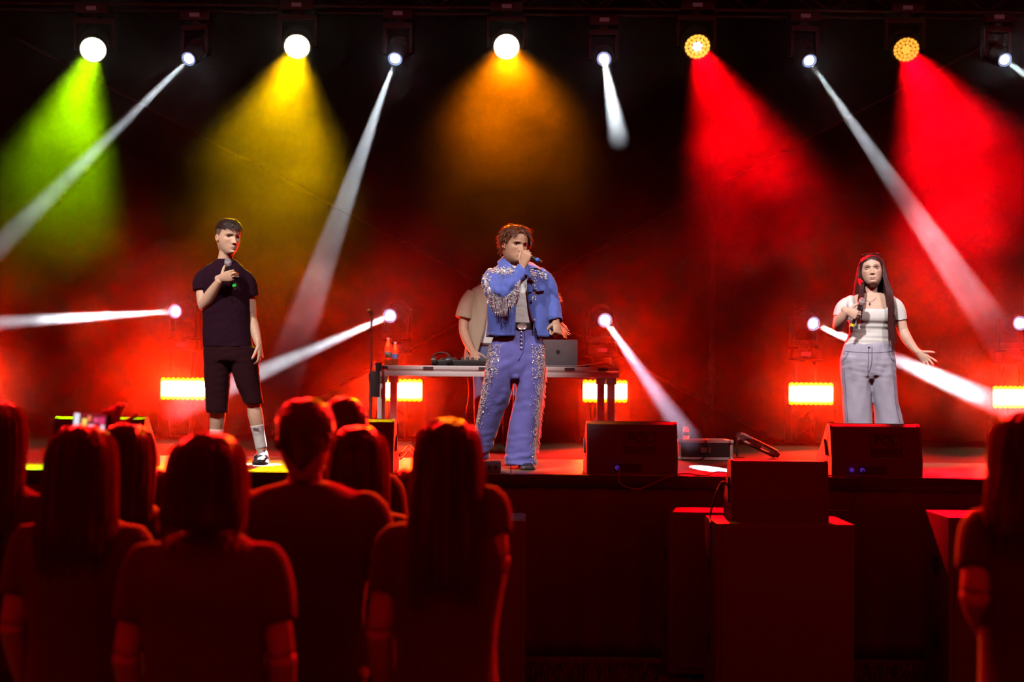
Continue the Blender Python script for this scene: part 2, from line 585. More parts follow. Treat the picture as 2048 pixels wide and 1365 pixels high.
BEAM_COL = (0.86, 0.92, 1.0)
def beam_head(px, py, Y, target, label, power, half, hang, group, lens_str=60.0, blend=0.25, color=BEAM_COL, lobes=False):
    lens = at(px, py, Y)
    d = (Vector(target) - lens).normalized()
    pivot_w = lens - d * 0.20
    if hang: root_w = Vector((pivot_w.x, pivot_w.y, pivot_w.z + 0.45))
    else: root_w = Vector((pivot_w.x, pivot_w.y, pivot_w.z - 0.40))
    root = empty('beam_moving_head', root_w, label, 'stage light', group)
    pv = pivot_w - root_w
    X = frame_to(d); X.translation = pv
    b = MB(); b.lathe([(0, -0.15), (0.07, -0.15), (0.098, -0.12), (0.105, -0.02), (0.1, 0.08), (0.088, 0.16), (0.075, 0.185), (0.075, 0.2), (0.064, 0.2), (0.06, 0.185), (0, 0.185)], X, 28)
    for k in range(5):
        b.lathe([(0.101, -0.10 + 0.03 * k), (0.109, -0.098 + 0.03 * k), (0.109, -0.088 + 0.03 * k), (0.101, -0.086 + 0.03 * k)], X, 28)
    head = b.build('head', M['black_metal'], root, smooth=35)
    b = MB(); b.lathe([(0.072, 0.201), (0.066, 0.207), (0.058, 0.203)], X, 28)
    b.build('lens_ring', M['ring_glow'], head, smooth=True)
    b = MB(); b.lathe([(0, 0.198), (0.03, 0.1975), (0.048, 0.194)], X, 24)
    b.build('lens', M['beam_lens'], head, smooth=True)
    hang_gear(root, pv, d, 0.135, 0.24, 0.15, hang)
    if hang:
        b = MB(); 
        zt = pv.z + 0.24 + 0.16
        b.box((pv.x - 0.03, pv.y - 0.03, zt - 0.01), (pv.x + 0.03, pv.y + 0.03, max(TZ - root_w.z - 0.0, zt + 0.03)))
        b.build('clamp', M['black_metal'], root)
    if lobes:                        # a prism splits the beam in two
        side = d.cross(Vector((0, 1, 0))).normalized()
        reach = (Vector(target) - lens).length
        for s in (-1, 1):
            spot('beam_light', lens + d * 0.012, Vector(target) + side * (s * reach * math.tan(math.radians(half * 0.5))), color, power * (1.0 if s > 0 else 0.75), half * 0.62, blend, 0.02, root)
    else:
        spot('beam_light', lens + d * 0.012, target, color, power, half, blend, 0.028, root)
    return root

M['ring_glow'] = pmat('lens ring', (0.4, 0.45, 0.6), 0.15, 0.6, emit=(0.35, 0.45, 0.9), estr=0.7)
M['beam_lens'] = glow_mat('beam lens', (0.9, 0.95, 1.0), 30.0)
G_UP, G_LOW = 'beam lamps on the overhead truss', 'beam lamps standing at the back of the stage'
YB = 16.15
BP = BEAM_POWER
beam_head(377, 118, YB, on_level(-450, 934, STAGE), 'truss lamp between the green and the yellow wash, white beam sloping far left', BP, 1.35, True, G_UP)
beam_head(790, 118, YB, on_level(505, 930, STAGE), 'truss lamp left of the orange wash, white beam down behind the black-shirted singer', BP, 1.6, True, G_UP, lobes=True)
beam_head(1208, 118, YB, at(1238, 280, 12.1), 'truss lamp right of the orange wash, short fading white beam', BP * 0.4, 1.0, True, G_UP)
beam_head(1619, 122, YB, on_level(2193, 952, STAGE), 'truss lamp between the two red washes, long white beam down to the right', BP, 1.6, True, G_UP, lobes=True)
beam_head(2010, 120, YB, at(2860, 735, 11.0), 'truss lamp at the far right, white beam leaving the picture', BP, 1.3, True, G_UP)

LOW = [
    (350, 623, at(-700, 690, 9.5), 'standing lamp left of the black-shirted singer, level white beam to the left', BP * 3.2, 0.95, 0.96),
    (780, 632, on_level(70, 942, STAGE), 'standing lamp above the water bottles, white beam sloping down to the left', BP * 3.2, 1.35, 1),
    (1210, 641, on_level(1420, 938, STAGE), 'standing lamp right of the laptop, purple-white beam down to the stage edge', BP * 1.6, 1.2, 1),
    (1627, 648, on_level(2323, 950, STAGE), 'standing lamp behind the elbow of the long-haired woman, white beam down to the right', BP * 3.6, 1.65, 1),
    (2040, 647, at(2700, 690, 10.0), 'standing lamp at the right picture border, beam leaving the picture', BP * 3.2, 1.2, 1),
]
YL = 16.1
M['black_box'] = pmat('black textured paint', (0.016, 0.016, 0.018), 0.6, var=0.2, scale=50, bump=0.25, bscale=250)
low_cols = []
for px, py, tg, lab, pw, hf, _ in LOW:
    r = beam_head(px, py, YL, tg, lab, pw, hf, False, G_LOW, color=(0.8, 0.7, 1.0) if px == 1210 else BEAM_COL)
    low_cols.append((px, r.location.x, r.location.y, r.location.z))

# pedestals under the standing lamps
WHERE = {350: 'behind the black-shirted singer', 780: 'behind the left end of the table', 1210: 'behind the right end of the table', 1627: 'behind the long-haired woman', 2040: 'at the right picture border'}
for px, x, y, z in low_cols:
    rt = empty('lamp_pedestal', (x, y, STAGE), 'black steel pedestal under the standing lamp ' + WHERE[px], 'pedestal', 'lamp pedestals at the back of the stage')
    h = z - 0.0 - STAGE
    # underside of the lamp base
    h = h + 0.0
    b = MB(); b.box((-0.25, -0.25, 0), (0.25, 0.25, 0.02), bev=0.004); b.build('base_plate', M['black_metal'], rt)
    b = MB()
    for sx in (-0.1, 0.1):
        for sy in (-0.1, 0.1):
            b.cyl((sx, sy, 0.02), (sx, sy, h - 0.02), 0.016, n=10)
    for k in range(5):
        zz = 0.08 + k * (h - 0.16) / 5; z2 = zz + (h - 0.16) / 5
        for (ax, ay, bx_, by_) in ((-0.1, -0.1, 0.1, -0.1), (0.1, -0.1, 0.1, 0.1), (0.1, 0.1, -0.1, 0.1), (-0.1, 0.1, -0.1, -0.1)):
            b.cyl((ax, ay, zz), (bx_, by_, z2), 0.007, n=6)
    b.build('lattice', M['black_metal'], rt, smooth=40)
    b = MB(); b.box((-0.17, -0.15, h - 0.02), (0.17, 0.15, h), bev=0.004); b.build('top_plate', M['black_metal'], rt)

# ---- LED wash heads on the truss
def wash_head(px, py, Y, target, label, beam_col, led_mats, power, half, blend=0.75, vol_size=0.09):
    face = at(px, py, Y)
    d = (Vector(target) - face).normalized()
    # the head itself looks steeply out over the stage so that its LED face shows
    pivot_w = face - d * 0.12
    root_w = Vector((pivot_w.x, pivot_w.y, pivot_w.z + 0.45))
    root = empty('led_wash_head', root_w, label, 'stage light', 'LED wash lamps on the overhead truss')
    pv = pivot_w - root_w
    X = frame_to(d); X.translation = pv
    b = MB(); b.lathe([(0, -0.13), (0.08, -0.13), (0.125, -0.1), (0.15, -0.02), (0.152, 0.09), (0.148, 0.12), (0.132, 0.12), (0.13, 0.105), (0, 0.105)], X, 36)
    for k in range(4):
        b.lathe([(0.13 + 0.006 * k, -0.09 + 0.022 * k), (0.155, -0.088 + 0.022 * k), (0.155, -0.08 + 0.022 * k), (0.13 + 0.006 * k, -0.078 + 0.022 * k)], X, 36)
    head = b.build('head', M['black_metal'], root, smooth=35)
    b = MB(); b.lathe([(0, 0.107), (0.129, 0.107)], X, 36); b.build('reflector', led_mats[2], head)
    for ring, (cnt, rad) in enumerate(((1, 0.0), (6, 0.037), (12, 0.075), (18, 0.112))):
        for k in range(cnt):
            a = 2 * math.pi * k / cnt + ring * 0.26
            o = add_obj('led', WASH_LED[led_mats[0 if ring < 2 else 1].name], head)
            T = X @ Matrix.Translation((rad * math.cos(a), rad * math.sin(a), 0.107))
            o.matrix_local = T
    hang_gear(root, pv, d, 0.185, 0.25, 0.17, True)
    b = MB(); zt = pv.z + 0.25 + 0.16
    b.box((pv.x - 0.03, pv.y - 0.03, zt - 0.01), (pv.x + 0.03, pv.y + 0.03, max(TZ - root_w.z, zt + 0.03)))
    b.build('clamp', M['black_metal'], root)
    spot('wash_light', face + d * 0.02, target, beam_col, power, half, blend, vol_size, root)
    return root

WASH_LED = {}
def wash_mats(name, c_in, s_in, c_out, s_out, c_ref, s_ref):
    ms = [glow_mat(name + ' led inner', c_in, s_in), glow_mat(name + ' led outer', c_out, s_out), glow_mat(name + ' reflector', c_ref, s_ref)]
    for m in ms[:2]:
        b = MB(); b.lathe([(0.0175, -0.002), (0.0175, 0.003), (0.014, 0.008), (0.007, 0.011), (0, 0.012)], None, 12)
        WASH_LED[m.name] = mesh_data('led', b.V, b.F, m, True)
    return ms
WHITE = (1.0, 1.0, 0.92)
wm_g = wash_mats('green wash', WHITE, 4, (0.9, 1.0, 0.75), 3, (0.8, 1.0, 0.6), 2.2)
wm_y = wash_mats('yellow wash', WHITE, 4, (1.0, 0.95, 0.7), 3, (1.0, 0.9, 0.5), 2.2)
wm_o = wash_mats('orange wash', WHITE, 4, (1.0, 0.95, 0.75), 3, (1.0, 0.85, 0.55), 2.2)
wm_r = wash_mats('red wash', (1.0, 0.9, 0.55), 3, (1.0, 0.58, 0.07), 1.4, (1.0, 0.07, 0.0), 0.3)
wm_r2 = wash_mats('dim red wash', (1.0, 0.55, 0.06), 1.2, (1.0, 0.5, 0.05), 1.15, (1.0, 0.06, 0.0), 0.28)
WP = WASH_POWER
wash_head(186, 100, YB, at(55, 570, 11.6), 'green LED wash lamp on the truss', (0.40, 0.85, 0.0), wm_g, WP * 1.3, 9.0)
wash_head(594, 94, YB, at(500, 620, 11.6), 'yellow LED wash lamp on the truss', (1.0, 0.50, 0.0), wm_y, WP * 0.85, 13)
wash_head(1013, 94, YB, at(1025, 420, 11.6), 'orange LED wash lamp on the truss above the man in blue', (1.0, 0.17, 0.0), wm_o, WP * 1.1, 11.5)
wash_head(1395, 94, YB, at(1590, 600, 11.6), 'red LED wash lamp with a white-hot centre on the truss', (1.0, 0.0, 0.002), wm_r, WP * 3.4, 10.5)
wash_head(1813, 100, YB, at(2060, 640, 11.6), 'red LED wash lamp with evenly dim dots at the right end of the truss', (1.0, 0.0, 0.003), wm_r2, WP * 3.4, 12.5)

# ---- LED strobe bars low at the back
M['led_hot'] = glow_mat('strobe led hot', (1.0, 0.75, 0.35), 30.0)
M['led_rim'] = glow_mat('strobe led rim', (1.0, 0.42, 0.0), 2.2)
M['strobe_face'] = glow_mat('strobe face', (1.0, 0.35, 0.01), 2.0)
def led_dot(name, m, r):
    b = MB(); b.lathe([(r, 0), (r, 0.004), (r * 0.75, 0.012), (r * 0.35, 0.016), (0, 0.017)], None, 12)
    return mesh_data(name, b.V, b.F, m, True)
LED_HOT, LED_RIM = led_dot('led', M['led_hot'], 0.0235), led_dot('led', M['led_rim'], 0.0225)
SWHERE = {-50: 'at the left picture border', 366: 'beside the black-shirted singer', 800: 'under the left end of the table', 1210: 'under the right end of the table', 1622: 'beside the long-haired woman', 2030: 'at the right picture border'}
for px, py in ((-50, 776), (366, 778), (800, 781), (1210, 783), (1622, 788), (2030, 795)):
    c = at(px, py, 15.85)
    rt = empty('led_strobe_bar', c, 'glowing orange-red LED strobe bar ' + SWHERE[px], 'stage light', 'LED strobe bars low at the back')
    b = MB(); b.box((-0.235, 0.0, -0.115), (0.235, 0.09, 0.115), bev=0.01); body = b.build('body', M['black_metal'], rt, smooth=30)
    b = MB(); b.box((-0.22, -0.003, -0.1), (0.22, 0.004, 0.1)); b.build('face', M['strobe_face'], rt)
    for j in range(5):
        for i in range(9):
            o = add_obj('led', LED_RIM if j in (0, 4) else LED_HOT, rt, (-0.192 + 0.048 * i, -0.003, -0.09 + 0.045 * j), (math.pi / 2, 0, 0))
    b = MB()
    for s in (-1, 1):
        b.box((s * 0.245 - 0.008, 0.02, -0.02), (s * 0.245 + 0.008, 0.07, 0.02))
        b.box((s * 0.25 - 0.004, 0.025, 0.0), (s * 0.25 + 0.004, 0.065, STAGE - c.z + 0.006))
    b.box((-0.254, 0.025, STAGE - c.z), (0.254, 0.065, STAGE - c.z + 0.006))
    b.build('bracket', M['black_metal'], rt)
    l = bpy.data.lights.new('strobe_light', 'AREA'); l.shape = 'RECTANGLE'; l.size = 0.42; l.size_y = 0.17
    l.color = (1.0, 0.008, 0.0); l.energy = STROBE_POWER; l.spread = math.radians(64)
    o = bpy.data.objects.new('strobe_light', l); COL.objects.link(o)
    aim(o, (0, -0.03, 0), (0, -3, 0.35)); o.parent = rt

# ------------------------------------------------------------------ DJ table: an aluminium stage deck on four legs
M['deck_top'] = pmat('deck plywood', (0.12, 0.07, 0.045), 0.5, var=0.3, scale=8)
M['tape'] = pmat('gaffer tape', (0.05, 0.03, 0.04), 0.8)
YT = 12.75
tl, tr = at(748, 742, YT), at(1238, 742, YT)
TX0, TX1 = tl.x, tr.x
TOP = at(1000, 733, YT).z
TD = 0.85
tab = empty('dj_table', ((TX0 + TX1) / 2, YT, STAGE), 'aluminium stage deck on four legs used as a table', 'table')
hw = (TX1 - TX0) / 2; tz = TOP - STAGE
b = MB(); b.box((-hw + 0.012, 0.012, tz - 0.018), (hw - 0.012, TD - 0.012, tz - 0.002)); b.build('table_top', M['deck_top'], tab)
for nm, lo, hi in (('frame_rail', (-hw, 0, 0), (hw, 0.03, 0)), ('frame_rail', (-hw, TD - 0.03, 0), (hw, TD, 0)), ('frame_rail', (-hw, 0.03, 0), (-hw + 0.03, TD - 0.03, 0)), ('frame_rail', (hw - 0.03, 0.03, 0), (hw, TD - 0.03, 0))):
    b = MB()
    for z0, z1 in ((tz - 0.032, tz), (tz - 0.043, tz - 0.036), (tz - 0.085, tz - 0.046)):
        ins = 0.006 if z1 - z0 < 0.01 else 0.0
        b.box((lo[0] + ins, lo[1] + ins, z0), (hi[0] - ins, hi[1] - ins, z1), bev=0.002)
    b.build(nm, M['alu'], tab, smooth=30)
for x in (0.03, 0.4, 0.85, 1.55, 1.82):
    b = MB(); b.box((-hw + x * 0.98, -0.003, tz - 0.03), (-hw + x * 0.98 + 0.08, 0.0, tz - 0.008)); b.build('lock_slot', M['tape'], tab)
for x, y in ((-hw + 0.06, 0.04), (hw - 0.06, 0.04), (-hw + 0.1, TD - 0.05), (hw - 0.1, TD - 0.05)):
    b = MB(); b.box((x - 0.03, y - 0.03, 0.01), (x + 0.03, y + 0.03, tz - 0.08), bev=0.004)
    leg = b.build('leg', M['alu'], tab, smooth=30)
    b = MB(); b.box((x - 0.036, y - 0.036, 0), (x + 0.036, y + 0.036, 0.025), bev=0.004); b.build('foot_cap', M['black_metal'], leg)
    b = MB(); b.box((x - 0.04, y - 0.04, tz - 0.14), (x + 0.04, y + 0.04, tz - 0.085), bev=0.004); b.build('leg_clamp', M['alu_dull'], leg)

def tabx(px, y):      # table-level position under picture column px
    return at(px, 740, YT + y).x

# laptop, lid towards the audience
M['laptop'] = pmat('silver laptop shell', (0.17, 0.14, 0.16), 0.4, 0.1, var=0.06)
M['logo_dark'] = pmat('dark logo', (0.03, 0.03, 0.035), 0.35)
lx = tabx(1117, 0.35)
lap = empty('laptop', (lx, YT + 0.33, TOP), 'open silver laptop with its lid towards the audience', 'laptop')
lap.rotation_euler = (0, 0, math.radians(-4))
b = MB(); b.box((-0.155, 0.0, 0.002), (0.155, 0.22, 0.017), bev=0.004); b.build('keyboard_base', M['laptop'], lap, smooth=30)
X = Matrix.Rotation(math.radians(14), 4, 'X'); X.translation = (0, 0.005, 0.014)
b = MB(); b.box((-0.155, -0.004, 0.0), (0.155, 0.004, 0.215), X, bev=0.003); lid = b.build('lid', M['laptop'], lap, smooth=30)
b = MB(); XX = X @ Matrix.Translation((-0.005, -0.0045, 0.115)) @ Matrix.Rotation(math.pi / 2, 4, 'X')
b.lathe([(0, 0.0015), (0.018, 0.0015), (0.018, -0.001), (0, -0.001)], XX, 20); b.build('emblem', M['logo_dark'], lid)
b = MB(); b.box((-0.145, 0.0042, 0.01), (0.145, 0.0052, 0.2), X); b.build('screen', pmat('laptop screen', (0.02, 0.02, 0.03), 0.2, emit=(0.3, 0.4, 0.7), estr=0.3), lid)

# controller
M['dj_black'] = pmat('black plastic', (0.02, 0.02, 0.022), 0.4, var=0.15)
M['dj_grey'] = pmat('grey knob', (0.09, 0.09, 0.1), 0.4)
ctr = empty('dj_controller', (tabx(935, 0.4), YT + 0.38, TOP), 'black mixing controller with two platters under the hands of the table man', 'controller')
b = MB(); b.box((-0.26, -0.15, 0), (0.26, 0.17, 0.05), bev=0.008); b.build('body', M['dj_black'], ctr, smooth=30)
for s in (-1, 1):
    b = MB(); b.lathe([(0, 0.068), (0.06, 0.068), (0.068, 0.062), (0.068, 0.05), (0, 0.05)], Matrix.Translation((s * 0.155, 0.0, 0)), 28); b.build('platter', M['dj_grey'], ctr, smooth=35)
km = MB(); km.lathe([(0, 0.075), (0.008, 0.075), (0.011, 0.05), (0, 0.05)], None, 12); kme = mesh_data('knob', km.V, km.F, M['dj_grey'], 35)
for i in range(3):
    for j in range(3):
        add_obj('knob', kme, ctr, (-0.04 + 0.04 * i, 0.0 + 0.045 * j, 0))
for i in range(3):
    b = MB(); b.box((-0.05 + 0.04 * i, -0.11, 0.05), (-0.03 + 0.04 * i, -0.095, 0.068)); b.build('fader', M['dj_grey'], ctr)
# headphones lying on the controller side
hp = empty('headphones', (tabx(883, 0.25), YT + 0.2, TOP), 'black headphones lying on the table left of the controller', 'headphones')
for s in (-1, 1):
    b = MB(); b.lathe([(0, -0.022), (0.034, -0.02), (0.038, 0.0), (0.034, 0.02), (0, 0.022)], Matrix.Translation((s * 0.06, 0, 0.04)) @ Matrix.Rotation(math.radians(80), 4, 'Y'), 20); b.build('ear_cup', M['dj_black'], hp, smooth=40)
b = MB(); b.wire([(-0.075, 0, 0.045), (-0.06, 0.05, 0.09), (0, 0.08, 0.11), (0.06, 0.05, 0.09), (0.075, 0, 0.045)], 0.008); b.build('headband', M['dj_black'], hp, smooth=True)

# water bottles
def backlit_mat(name, color, rough=0.05):
    m = bpy.data.materials.new(name); N, L = nodes_of(m)
    b_ = N['Principled BSDF']; b_.inputs['Base Color'].default_value = (*color, 1)
    b_.inputs['Transmission Weight'].default_value = 1.0; b_.inputs['Roughness'].default_value = rough; b_.inputs['IOR'].default_value = 1.2
    nz = N.new('ShaderNodeTexNoise'); nz.inputs['Scale'].default_value = 90
    bp = N.new('ShaderNodeBump'); bp.inputs['Strength'].default_value = 0.5; bp.inputs['Distance'].default_value = 0.004
    L.new(nz.outputs['Fac'], bp.inputs['Height']); L.new(bp.outputs['Normal'], b_.inputs['Normal'])
    tr = N.new('ShaderNodeBsdfTranslucent'); tr.inputs['Color'].default_value = (0.95, 0.55, 0.18, 1)
    mx = N.new('ShaderNodeMixShader'); mx.inputs[0].default_value = 0.35
    L.new(b_.outputs[0], mx.inputs[1]); L.new(tr.outputs[0], mx.inputs[2]); L.new(mx.outputs[0], N['Material Output'].inputs['Surface'])
    return m
M['pet'] = backlit_mat('amber-lit bottle plastic', (1.0, 0.75, 0.4))  # amber backlight is tinted into the clear plastic
M['cap_white'] = pmat('white cap', (0.75, 0.72, 0.7), 0.5)
M['label_blue'] = pmat('blue bottle label', (0.25, 0.35, 0.75), 0.5, var=0.3, scale=60)
M['label_white'] = pmat('pale bottle label', (0.75, 0.7, 0.6), 0.5, var=0.3, scale=60)
def bottle(loc, h, r, label, lab_mat, group='water bottles on the stage', cap=True):
    rt = empty('water_bottle', loc, label, 'bottle', group)
    prof = [(0, 0), (r * 0.85, 0), (r, 0.01), (r, h * 0.2), (r * 0.94, h * 0.23), (r, h * 0.26), (r, h * 0.52), (r * 0.95, h * 0.55), (r, h * 0.58), (r * 0.98, h * 0.68), (r * 0.7, h * 0.8), (r * 0.42, h * 0.88), (r * 0.4, h * 0.93), (0, h * 0.93)]
    b = MB(); b.lathe(prof, None, 20); b.build('bottle_body', M['pet'], rt, smooth=35)
    if lab_mat is not None:
        b = MB(); b.lathe([(r * 1.015, h * 0.28), (r * 1.02, h * 0.285), (r * 1.02, h * 0.495), (r * 1.015, h * 0.5)], None, 20); b.build('bottle_label', lab_mat, rt, smooth=True)
    b = MB(); b.lathe([(r * 0.47, h * 0.92), (r * 0.48, h * 0.99), (r * 0.4, h), (0, h)], None, 16); b.build('bottle_cap', M['cap_white'], rt, smooth=35)
    return rt
bottle((tabx(776, 0.2), YT + 0.2, TOP), 0.225, 0.029, 'taller water bottle at the left end of the table', M['label_white'])
bottle((tabx(790, 0.13), YT + 0.13, TOP), 0.19, 0.026, 'shorter water bottle with a blue label at the left end of the table', M['label_blue'])

# small cables lying over and hanging below the table
def cable(name, pts, r, label, mat=None, plug=None):
    rt = empty(name, pts[0], label, 'cable')
    p0 = Vector(pts[0])
    b = MB(); b.wire([Vector(p) - p0 for p in pts], r, 8, 6); b.build('cable_sheath', mat or M['cable'], rt, smooth=True)
    if plug:
        for e, n in ((0, 1), (-1, -2)):
            a, c = Vector(pts[e]) - p0, Vector(pts[n]) - p0
            d = (c - a).normalized()
            b = MB(); b.cyl(a - d * 0.005, a + d * 0.045, r * 2.4, r * 1.6, n=12); b.build('plug', plug, rt, smooth=40)
    return rt
M['cable_red'] = pmat('reddish cable', (0.35, 0.08, 0.06), 0.45)
yz = YT + 0.8
cable('hanging_cable', [at(936, 752, yz), at(938, 790, yz), at(933, 832, yz), at(946, 852, yz - 0.05), at(952, 880, yz - 0.1), Vector((at(955, 880, yz).x, yz - 0.1, STAGE + 0.006))], 0.005, 'thin cable hanging below the table left of the blue trousers', M['cable_red'])
cable('hanging_cable', [at(990, 752, yz), at(992, 800, yz), at(1003, 846, yz), at(1016, 850, yz), at(1024, 840, yz), at(1026, 770, yz), at(1027, 752, yz)], 0.004, 'thin cable looping below the table between the blue trousers', M['cable_red'])
cable('desk_cable', [Vector((tabx(1150, 0.3), YT + 0.3, TOP + 0.006)), Vector((tabx(1175, 0.25), YT + 0.25, TOP + 0.02)), Vector((tabx(1205, 0.3), YT + 0.3, TOP + 0.035)), Vector((tabx(1228, 0.3), YT + 0.35, TOP + 0.006))], 0.005, 'thin cable lying on the right end of the table', M['cable_red'])
for k, (y0, lab) in enumerate(((885, 'upper of the thin cables lying on the floor left of the blue trousers'), (912, 'lower of the thin cables lying on the floor left of the blue trousers'))):
    pts = []
    for i, x in enumerate((780, 800, 818, 840, 862)):
        p = on_level(x, 905 + 12 * k + (4 if i % 2 else -3), STAGE); p.z += 0.008 + (0.03 if i == 2 else 0); pts.append(p)
    cable('floor_cable', pts, 0.006, lab, M['cable_red'])

# microphone stand left of the table
ms = at(742, 740, 12.6); ms.z = STAGE
st = empty('mic_stand', ms, 'thin black microphone stand beside the left end of the table', 'microphone stand')
hz = at(742, 628, 12.6).z - STAGE
b = MB(); b.cyl((0, 0, 0.12), (0, 0, hz * 0.55), 0.013, n=12); b.cyl((0, 0, hz * 0.5), (0, 0, hz), 0.009, n=12); b.build('pole', M['black_metal'], st, smooth=40)
b = MB(); b.cyl((0, 0, hz * 0.53), (0, 0, hz * 0.58), 0.02, n=12); b.build('clutch', M['black_metal'], st, smooth=40)
for k in range(3):
    a = 0.5 + 2.094 * k
    b = MB(); b.cyl((0, 0, 0.14), (0.26 * math.cos(a), 0.26 * math.sin(a), 0.012), 0.008, n=8); b.build('leg', M['black_metal'], st, smooth=40)
b = MB(); b.cyl((0, 0, hz - 0.01), (-0.02, -0.03, hz + 0.03), 0.016, n=12); b.build('mic_clip', M['black_metal'], st, smooth=40)
b = MB(); b.box((0.0, -0.02, hz * 0.42), (0.07, 0.02, hz * 0.60), bev=0.006); b.cyl((0.06, 0, hz * 0.6), (0.06, 0, hz * 0.66), 0.025, n=14); b.build('cup_holder', M['black_metal'], st, smooth=40)

# ------------------------------------------------------------------ floor monitors along the stage edge
M['monitor'] = pmat('black speaker paint', (0.10, 0.06, 0.09), 0.5, var=0.2, scale=40, bump=0.3, bscale=220)
M['monitor_side'] = pmat('speaker side paint', (0.16, 0.13, 0.14), 0.55, var=0.2, scale=40, bump=0.3, bscale=220)
M['grille'] = pmat('speaker grille', (0.03, 0.03, 0.033), 0.6, var=0.4, scale=300)
M['plug_blue'] = pmat('glowing speaker connector', (0.16, 0.08, 0.75), 0.4, emit=(0.15, 0.05, 0.9), estr=0.25)  # faint blue glow put into the plug, which is no lamp
M['emboss'] = pmat('embossed lettering', (0.03, 0.022, 0.035), 0.45)
WEDGE = [(0.0, 0.0), (0.0, 0.115), (0.055, 0.30), (0.07, 0.33), (0.10, 0.345), (0.17, 0.345), (0.52, 0.09), (0.54, 0.05), (0.54, 0.0)]
def text_mesh(body, size, extrude, spacing=1.0):
    cu = bpy.data.curves.new('lettering', 'FONT')
    cu.body = body; cu.size = size; cu.extrude = extrude; cu.align_x = 'CENTER'; cu.align_y = 'CENTER'; cu.space_line = 0.78; cu.offset = size * 0.02; cu.space_character = spacing
    t = bpy.data.objects.new('lettering', cu); COL.objects.link(t)
    dg = bpy.context.evaluated_depsgraph_get(); dg.update()
    me = bpy.data.meshes.new_from_object(t.evaluated_get(dg))
    bpy.data.objects.remove(t); bpy.data.curves.remove(cu)
    return me
LETTER = text_mesh('POL\naudio', 0.085, 0.004, 1.05); LETTER.materials.clear(); LETTER.materials.append(M['emboss'])
def monitor(px, py, label, logo=0.0, plugs=()):
    p = on_level(px, py, STAGE)
    rt = empty('floor_monitor', (p.x, EDGE + 0.03, STAGE), label, 'speaker', 'floor monitors along the stage edge')
    b = MB(); b.prism(WEDGE, -0.285, 0.285); b.build('cabinet', M['monitor'], rt)
    big = [(y * 1.0 + (-0.004 if y < 0.2 else 0.004), z + (0.004 if z > 0.2 else 0)) for y, z in WEDGE]
    for s in (-1, 1):
        b = MB(); b.prism(big, s * 0.285, s * 0.302); side = b.build('side_panel', M['monitor_side'], rt)
        b = MB()
        b.box((s * 0.300, 0.13, 0.11), (s * 0.304, 0.22, 0.26)); b.build('handle_recess', M['dj_black'], side)
        b = MB(); b.cyl((s * 0.306, 0.14, 0.14), (s * 0.306, 0.2, 0.235), 0.011, n=10); b.build('handle', M['monitor_side'], side, smooth=40)
    n = Vector((0, 0.35 - 0.0, 0.42)).normalized()
    b = MB(); b.prism([(0.185, 0.342), (0.505, 0.109), (0.51, 0.116), (0.19, 0.349)], -0.27, 0.27); b.build('grille', M['grille'], rt)
    b = MB(); b.box((-0.12, -0.004, 0.02), (0.06, 0.001, 0.07)); panel = b.build('connector_panel', M['dj_black'], rt)
    for x in plugs:
        b = MB(); b.cyl((x, -0.004, 0.045), (x, -0.035, 0.045), 0.015, 0.012, n=14); b.build('connector', M['plug_blue'], panel, smooth=40)
    if logo:
        tilt = math.atan2(0.055, 0.185)
        o = add_obj('lettering', LETTER, rt, (logo - 0.01, 0.0255, 0.207), (math.pi / 2 - tilt, 0, 0))
        b = MB(); w, h = 0.105, 0.075
        for x0, x1, z0, z1 in ((-w, w, h - 0.004, h), (-w, w, -h, -h + 0.004), (-w, -w + 0.004, -h, h), (w - 0.004, w, -h, h)):
            b.box((x0, z0, -0.001), (x1, z1, 0.003))
        o = b.build('badge_border', M['emboss'], rt); o.location = (logo - 0.01, 0.0265, 0.207); o.rotation_euler = (math.pi / 2 - tilt, 0, 0)
    return rt
monitor(191, 940, 'floor monitor speaker behind the raised phone', 0.0001)
monitor(694, 945, 'floor monitor speaker behind the heads left of the blue trousers', 0.0001)
monitor(1262, 948, 'floor monitor speaker right of the man in blue, with a cable hanging from it', 0.06, (-0.1,))
monitor(1756, 955, 'floor monitor speaker with embossed lettering before the long-haired woman', 0.075, (-0.17, -0.1))

sb = on_level(972, 945, STAGE)
bx_ = empty('stage_box', (sb.x, EDGE + 0.05, STAGE), 'small black connector box on the stage edge before the blue trousers', 'box')
b = MB(); b.box((-0.1, 0, 0.0), (0.1, 0.13, 0.075), bev=0.008); b.build('housing', M['monitor'], bx_, smooth=30)
for k in range(4):
    b = MB(); b.cyl((-0.07 + 0.045 * k, 0.0, 0.04), (-0.07 + 0.045 * k, -0.006, 0.04), 0.013, n=12); b.build('socket', M['dj_black'], bx_, smooth=40)

# flight case with aluminium edges, bottle on it, and a leaning lamp bar
M['case_black'] = pmat('case laminate', (0.02, 0.018, 0.02), 0.5, var=0.2, scale=60)
fcp = on_level(1411, 921, STAGE)
fc = empty('flight_case', (fcp.x, fcp.y, STAGE), 'small black flight case with aluminium edges on the stage floor', 'case')
w, h, d = 0.215, 0.158, 0.38
b = MB(); b.box((-w + 0.006, 0.006, 0.006), (w - 0.006, d - 0.006, h - 0.006)); b.build('panel', M['case_black'], fc)
e = 0.022
for x in (-1, 1):
    for y0 in (0, d - e):
        b = MB(); x0, x1 = (-w, -w + e) if x < 0 else (w - e, w); b.box((x0, y0, 0.0), (x1, y0 + e, h), bev=0.003); b.build('edge_profile', M['alu'], fc, smooth=30)
    for z0 in (0, h - e):
        b = MB(); x0, x1 = (-w, -w + e) if x < 0 else (w - e, w); b.box((x0, e, z0), (x1, d - e, z0 + e), bev=0.003); b.build('edge_profile', M['alu'], fc, smooth=30)
